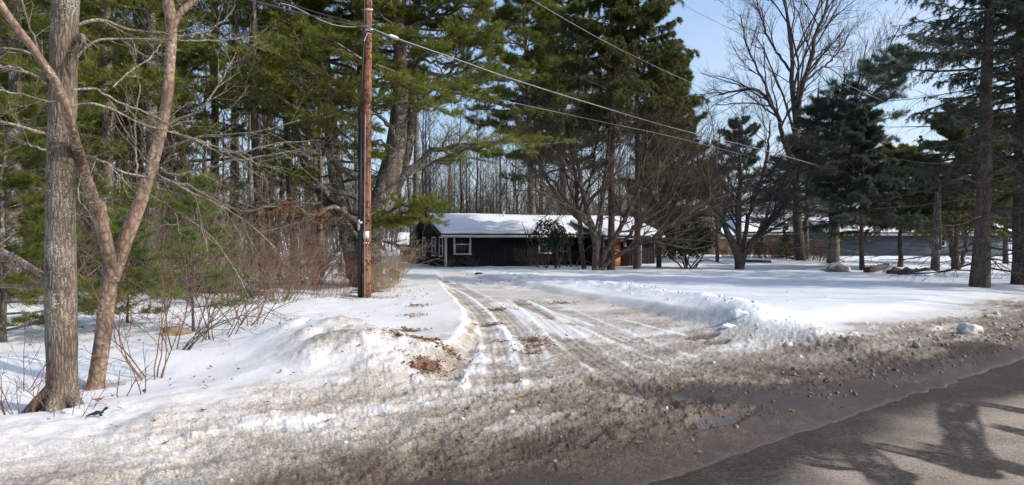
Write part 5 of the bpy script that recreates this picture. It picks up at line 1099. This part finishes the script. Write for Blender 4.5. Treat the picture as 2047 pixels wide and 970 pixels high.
def log(name, label, pts, r, mat, seed, cat='log', k=12):
    rng = np.random.default_rng(seed); P = spline(pts, 16); a = Acc(); a.tubes(P, r * np.linspace(1, .7, 16) * (1 + .08 * rng.normal(size=16)), k, True); o = a.build(name, M[mat], smooth=True); return tag(o, label, cat)
def gp(px, py, dz=0.0):
    x, y = G(px, py); return np.array([x, y, H(x, y) + dz])
log('fallen_log', 'long fallen log lying in the snow behind the forked tree', [gp(225, 597, .15), gp(300, 600, .14), gp(390, 598, .12), gp(490, 602, .10)], .14, 'bark_wood', 1)
log('fallen_log', 'short brown log half buried left of the brush', [gp(478, 603, .05), gp(505, 606, .06), gp(530, 605, .04)], .10, 'bark_wood', 2)
log('fallen_branch', 'dark fallen branch lying across snow in the woods', [gp(285, 572, .3), gp(340, 575, .3), gp(420, 580, .15)], .07, 'bark_dark', 3, 'branch', 8)
log('fallen_branch', 'pale broken branch propped on snow right of the forked trunk', [gp(282, 600, .12) + [0, 0, .1], gp(262, 580, .55), gp(246, 570, 1.0)], .035, 'bark_pale', 4, 'branch', 8)
log('fallen_log', 'dark log partly under snow left of the broken trunk', [gp(1732, 554, .1), gp(1752, 552, .18), gp(1774, 549, .28)], .16, 'bark_dark', 5)
log('fallen_branch', 'thin dark fallen limb between broken trunk and roadside spruce', [gp(1880, 560, .1), gp(1910, 562, .25), gp(1950, 565, .3), gp(1990, 560, .5)], .03, 'bark_dark', 6, 'branch', 6)
def lump(name, label, px, py, size, mat, seed, cat, kk=1.0, dz=0.):
    rng = np.random.default_rng(seed); nu, nv = 28, 14; th = np.linspace(0, 2 * math.pi, nu, endpoint=False); ph = np.linspace(.02, math.pi - .02, nv); T_, Ph = np.meshgrid(th, ph)
    d = np.stack([np.sin(Ph) * np.cos(T_), np.sin(Ph) * np.sin(T_), np.cos(Ph)], -1).reshape(-1, 3)
    rr = 1 + .35 * fbm(d[:, 0] * 1.7 + seed, d[:, 1] * 1.7 + d[:, 2] * 1.9, 4, seed) + .12 * np.sign(vnoise(d[:, 0] * 2 + seed, d[:, 1] * 2 + d[:, 2], seed))
    V = gp(px, py, dz) + d * rr[:, None] * np.asarray(size); a = Acc(); i = np.arange(nv - 1)[:, None] * nu; j = np.arange(nu)[None]; j2 = (j + 1) % nu
    a.add(V, np.stack([i + j, i + nu + j, i + nu + j2, i + j2], -1).reshape(-1, 4)); return tag(a.build(name, mat, smooth=True), label, cat)
ice = flat_mat('dirty_snow', (.58, .55, .50), .7, .2, 8, bump=.5); rock = flat_mat('rock', (.25, .20, .16), .9, .3, 9, bump=.6)
lump('snow_chunk', 'loose chunk of dirty snow at the roadside on the right', 1940, 680, (.17, .13, .12), ice, 1, 'snow chunk', dz=.05)
lump('snow_chunk', 'small broken snow block at foot of the ploughed bank', 1478, 668, (.16, .10, .08), M['snow'], 2, 'snow chunk', dz=.03)
lump('snow_chunk', 'flat broken snow block just left of the smaller block by bank', 1455, 672, (.14, .09, .05), M['snow'], 3, 'snow chunk', dz=.02)
lump('snow_chunk', 'snow clod at the tip of the ploughed bank', 1700, 690, (.12, .10, .08), ice, 4, 'snow chunk', dz=.02)
lump('rock', 'tan boulder capped with snow in the yard before dark trunks', 1662, 551, (.32, .25, .22), rock, 5, 'rock', dz=.1)
lump('rock', 'tan boulder right of the other one capped with snow', 1684, 552, (.34, .25, .22), rock, 6, 'rock', dz=.08)
lump('snow_mound', 'mound of snow resting over the two tan boulders', 1670, 549, (.62, .5, .30), M['snow'], 7, 'snow', dz=.05)
for i, (px, py, sx) in enumerate(((1790, 557, .35), (1812, 559, .3), (1832, 556, .3), (1852, 558, .28))): lump('rock', ('dark blue grey rock at left end of the snowy rock pile', 'dark rock second along the snowy rock pile', 'dark rock third along the snowy rock pile', 'dark rock beside the broken trunk base')[i], px, py, (sx, .25, .2), M['bark_dark'], 10 + i, 'rock', dz=.05)
lump('snow_heap', 'long heap of snow piled among the dark rocks', 1805, 553, (1.1, .6, .28), M['snow'], 20, 'snow', dz=.0)
lump('snow_heap', 'heap of snow over ground around broken trunk', 1862, 562, (.6, .4, .2), M['snow'], 21, 'snow', dz=-.02)
lump('leaf_clump', 'brown mat of dead grass and leaves on snow by the pine sapling', 352, 690, (.22, .2, .10), M['twig_tan'], 22, 'leaf clump', dz=.02)
lump('stump', 'small dark rotten stump between the tan brush and drive', 788, 563, (.20, .2, .22), M['bark_wood'], 23, 'stump', dz=.12)
log('prop_stick', 'pale stick leaning on the small rotten stump', [gp(797, 568, .0), gp(788, 556, .45)], .03, 'twig_tan', 7, 'stick', 6)
lump('leaf_clump', 'dark tuft of weeds in the snow before the cabin', 957, 557, (.16, .12, .05), M['twig_dark'], 25, 'weed tuft', dz=.02)
# overturned boat-like tarp board near the spreading tree
a = Acc(); q = gp(1510, 531, .12); a.box((-.95, -.4, -.1), (.95, .4, .06), Matrix4(q, (0.03, 0, 1))); bo = tag(a.build('plank_pile', M['bark_dark']), 'low dark plank pile under snow beside spreading tree', 'plank pile')
a = Acc(); snow_sheet(a, q + [-.9, -.38, .065], q + [.9, -.38, .01], q + [.9, .4, .01], q + [-.9, .4, .065], .14, 24, 8, 5); a.build('snow_layer', M['snow'], bo, smooth=True)
# black torn scrap in the near snow
def scrap():
    a = Acc(); o = gp(195, 885, .012); rng = np.random.default_rng(9); s = 5.4 / F
    pr = [(-22, 3, 2), (-14, -1, 5), (-6, -3, 8), (2, -6, 9), (6, -1, 7), (9, 2, 3)]
    a.tubes(spline([o + np.array([x * s, rng.normal() * .004, -y * s * .8 + .012]) for x, y, w in pr], 14), np.interp(np.linspace(0, 1, 14), np.linspace(0, 1, 6), [w * s * .38 for x, y, w in pr]), 9, True, wob=.18, rng=rng)
    a.tubes(spline([o + np.array([x * s, .005, -y * s + .01]) for x, y in ((4, 1), (8, -5), (12, -10), (15, -12), (20, -15))], 12), np.array([3, 2, 1.5, 2.4, 3, 2, 1.6, 2.6, 3.4, 3.2, 3, 1.5]) * s * .9, 8, True, wob=.15, rng=rng)
    tag(a.build('plastic_scrap', M['black_plastic']), 'crumpled black plastic scrap lying on near snow below thick trunk', 'scrap')
scrap()
# broken ice and slush lumps thrown up along the verge
def chunks():
    rng = np.random.default_rng(66); n = 1300; al = rng.uniform(-5, 12, n); s_ = np.abs(rng.normal(size=n)) * 1.1 + .25
    x = EP[0] + EU[0] * al + EN[0] * s_; y = EP[1] + EU[1] * al + EN[1] * s_
    m = 160; t = rng.random(m) * (len(RB) - 1); i = t.astype(int); B = np.array(RB); q = B[i] + (B[i + 1] - B[i]) * (t - i)[:, None]; q = q + rng.normal(size=(m, 2)) * .28 + np.array([-.25, -.2])
    x = np.concatenate([x, q[:, 0]]); y = np.concatenate([y, q[:, 1]]); n = len(x); kp = (y > 3.2); x, y = x[kp], y[kp]; n = len(x)
    h, d, w, l = fields(x, y); sz = rng.gamma(1.1, .0062, n) + .003; sz = np.minimum(sz, .045) * np.clip(np.hypot(x, y) / 9, .55, 1.2)
    c = np.array([[-1, -1, -1], [1, -1, -1], [1, 1, -1], [-1, 1, -1], [-1, -1, 1], [1, -1, 1], [1, 1, 1], [-1, 1, 1]], float); c[4:, :2] *= .6
    V = c[None] * (1 + .35 * rng.normal(size=(n, 8, 3))) * sz[:, None, None] * np.array([1, 1, .65]); an = rng.uniform(0, 6.28, n); cs, sn = np.cos(an)[:, None], np.sin(an)[:, None]
    V = np.stack([V[..., 0] * cs - V[..., 1] * sn, V[..., 0] * sn + V[..., 1] * cs, V[..., 2]], -1) + np.stack([x, y, h + sz * .25], 1)[:, None, :]
    f = np.array([[3, 2, 1, 0], [4, 5, 6, 7], [0, 1, 5, 4], [1, 2, 6, 5], [2, 3, 7, 6], [3, 0, 4, 7]]); Fs = (np.arange(n)[:, None, None] * 8 + f[None]).reshape(-1, 4)
    a = Acc(); a.add(V.reshape(-1, 3), Fs, np.repeat(np.clip(1 - d * 1.02 + .14 * rng.normal(size=n), .02, 1), 8)); m_, t_, b_ = new_mat('slush_lumps'); at = t_.nodes.new('ShaderNodeAttribute'); at.attribute_name = 'tone'; r = t_.nodes.new('ShaderNodeValToRGB'); e = r.color_ramp.elements
    e[0].color = (.06, .046, .034, 1); e[1].color = (.76, .77, .79, 1); q_ = e.new(.45); q_.color = (.27, .23, .18, 1); q_ = e.new(.75); q_.color = (.55, .51, .45, 1)
    t_.links.new(at.outputs['Fac'], r.inputs[0]); t_.links.new(r.outputs[0], b_.inputs['Base Color']); b_.inputs['Roughness'].default_value = .6
    tag(a.build('slush_debris', m_), 'loose lumps of dirty ice and slush along the road verge', 'slush', kind='stuff')
chunks()
# dead leaves
def leaves():
    rng = np.random.default_rng(77); P = []
    for px, py, rr in LEAFP:
        gx, gy = G(px, py); n = min(int(70 * rr * rr / .12) + 8, 90); P.append(np.stack([gx + rng.normal(size=n) * rr * .5, gy + rng.normal(size=n) * rr * .55], 1))
    n = 170; px = rng.uniform(150, 1700, n); py = 560 + 380 * rng.random(n) ** 1.2; q = np.array([G(a, b) for a, b in zip(px, py)]); P.append(q)
    n = 220; q = np.stack([rng.uniform(-9, -2.5, n), rng.uniform(5, 22, n)], 1); P.append(q)
    n = 160; q = np.stack([rng.normal(size=n) * .9 - 3.8, 17.6 + rng.normal(size=n) * .6], 1); P.append(q)
    P = np.vstack(P); h = fields(P[:, 0], P[:, 1])[0]; n = len(P); f = Acc()
    an = rng.uniform(0, 6.28, n); L = rng.uniform(.014, .036, n); tilt = rng.normal(size=n) * .25
    u = np.stack([np.cos(an), np.sin(an), tilt], 1) * L[:, None]; v = np.stack([-np.sin(an), np.cos(an), rng.normal(size=n) * .3], 1) * L[:, None] * .5
    c = np.stack([P[:, 0], P[:, 1], h + .012 + .012 * rng.random(n)], 1); up = np.array([0, 0, .012])
    V = np.stack([c - u, c - u * .2 + v + up * rng.random((n, 1)), c + u * .5 + v * .8, c + u + up, c + u * .4 - v * .8, c - u * .3 - v + up * rng.random((n, 1)), c], 1).reshape(-1, 3)
    b = np.arange(n)[:, None] * 7; F_ = np.concatenate([np.stack([b + 6, b + i, b + (i + 1) % 6], -1).reshape(-1, 3) for i in range(6)])
    f.add(V, F_, np.repeat(np.clip(rng.normal(size=n) * .3 + .5, .02, 1), 7)); tag(f.build('leaf_litter', M['leaf_dead']), 'scattered brown dead leaves on the drive and snow', 'leaves', kind='stuff')
leaves()
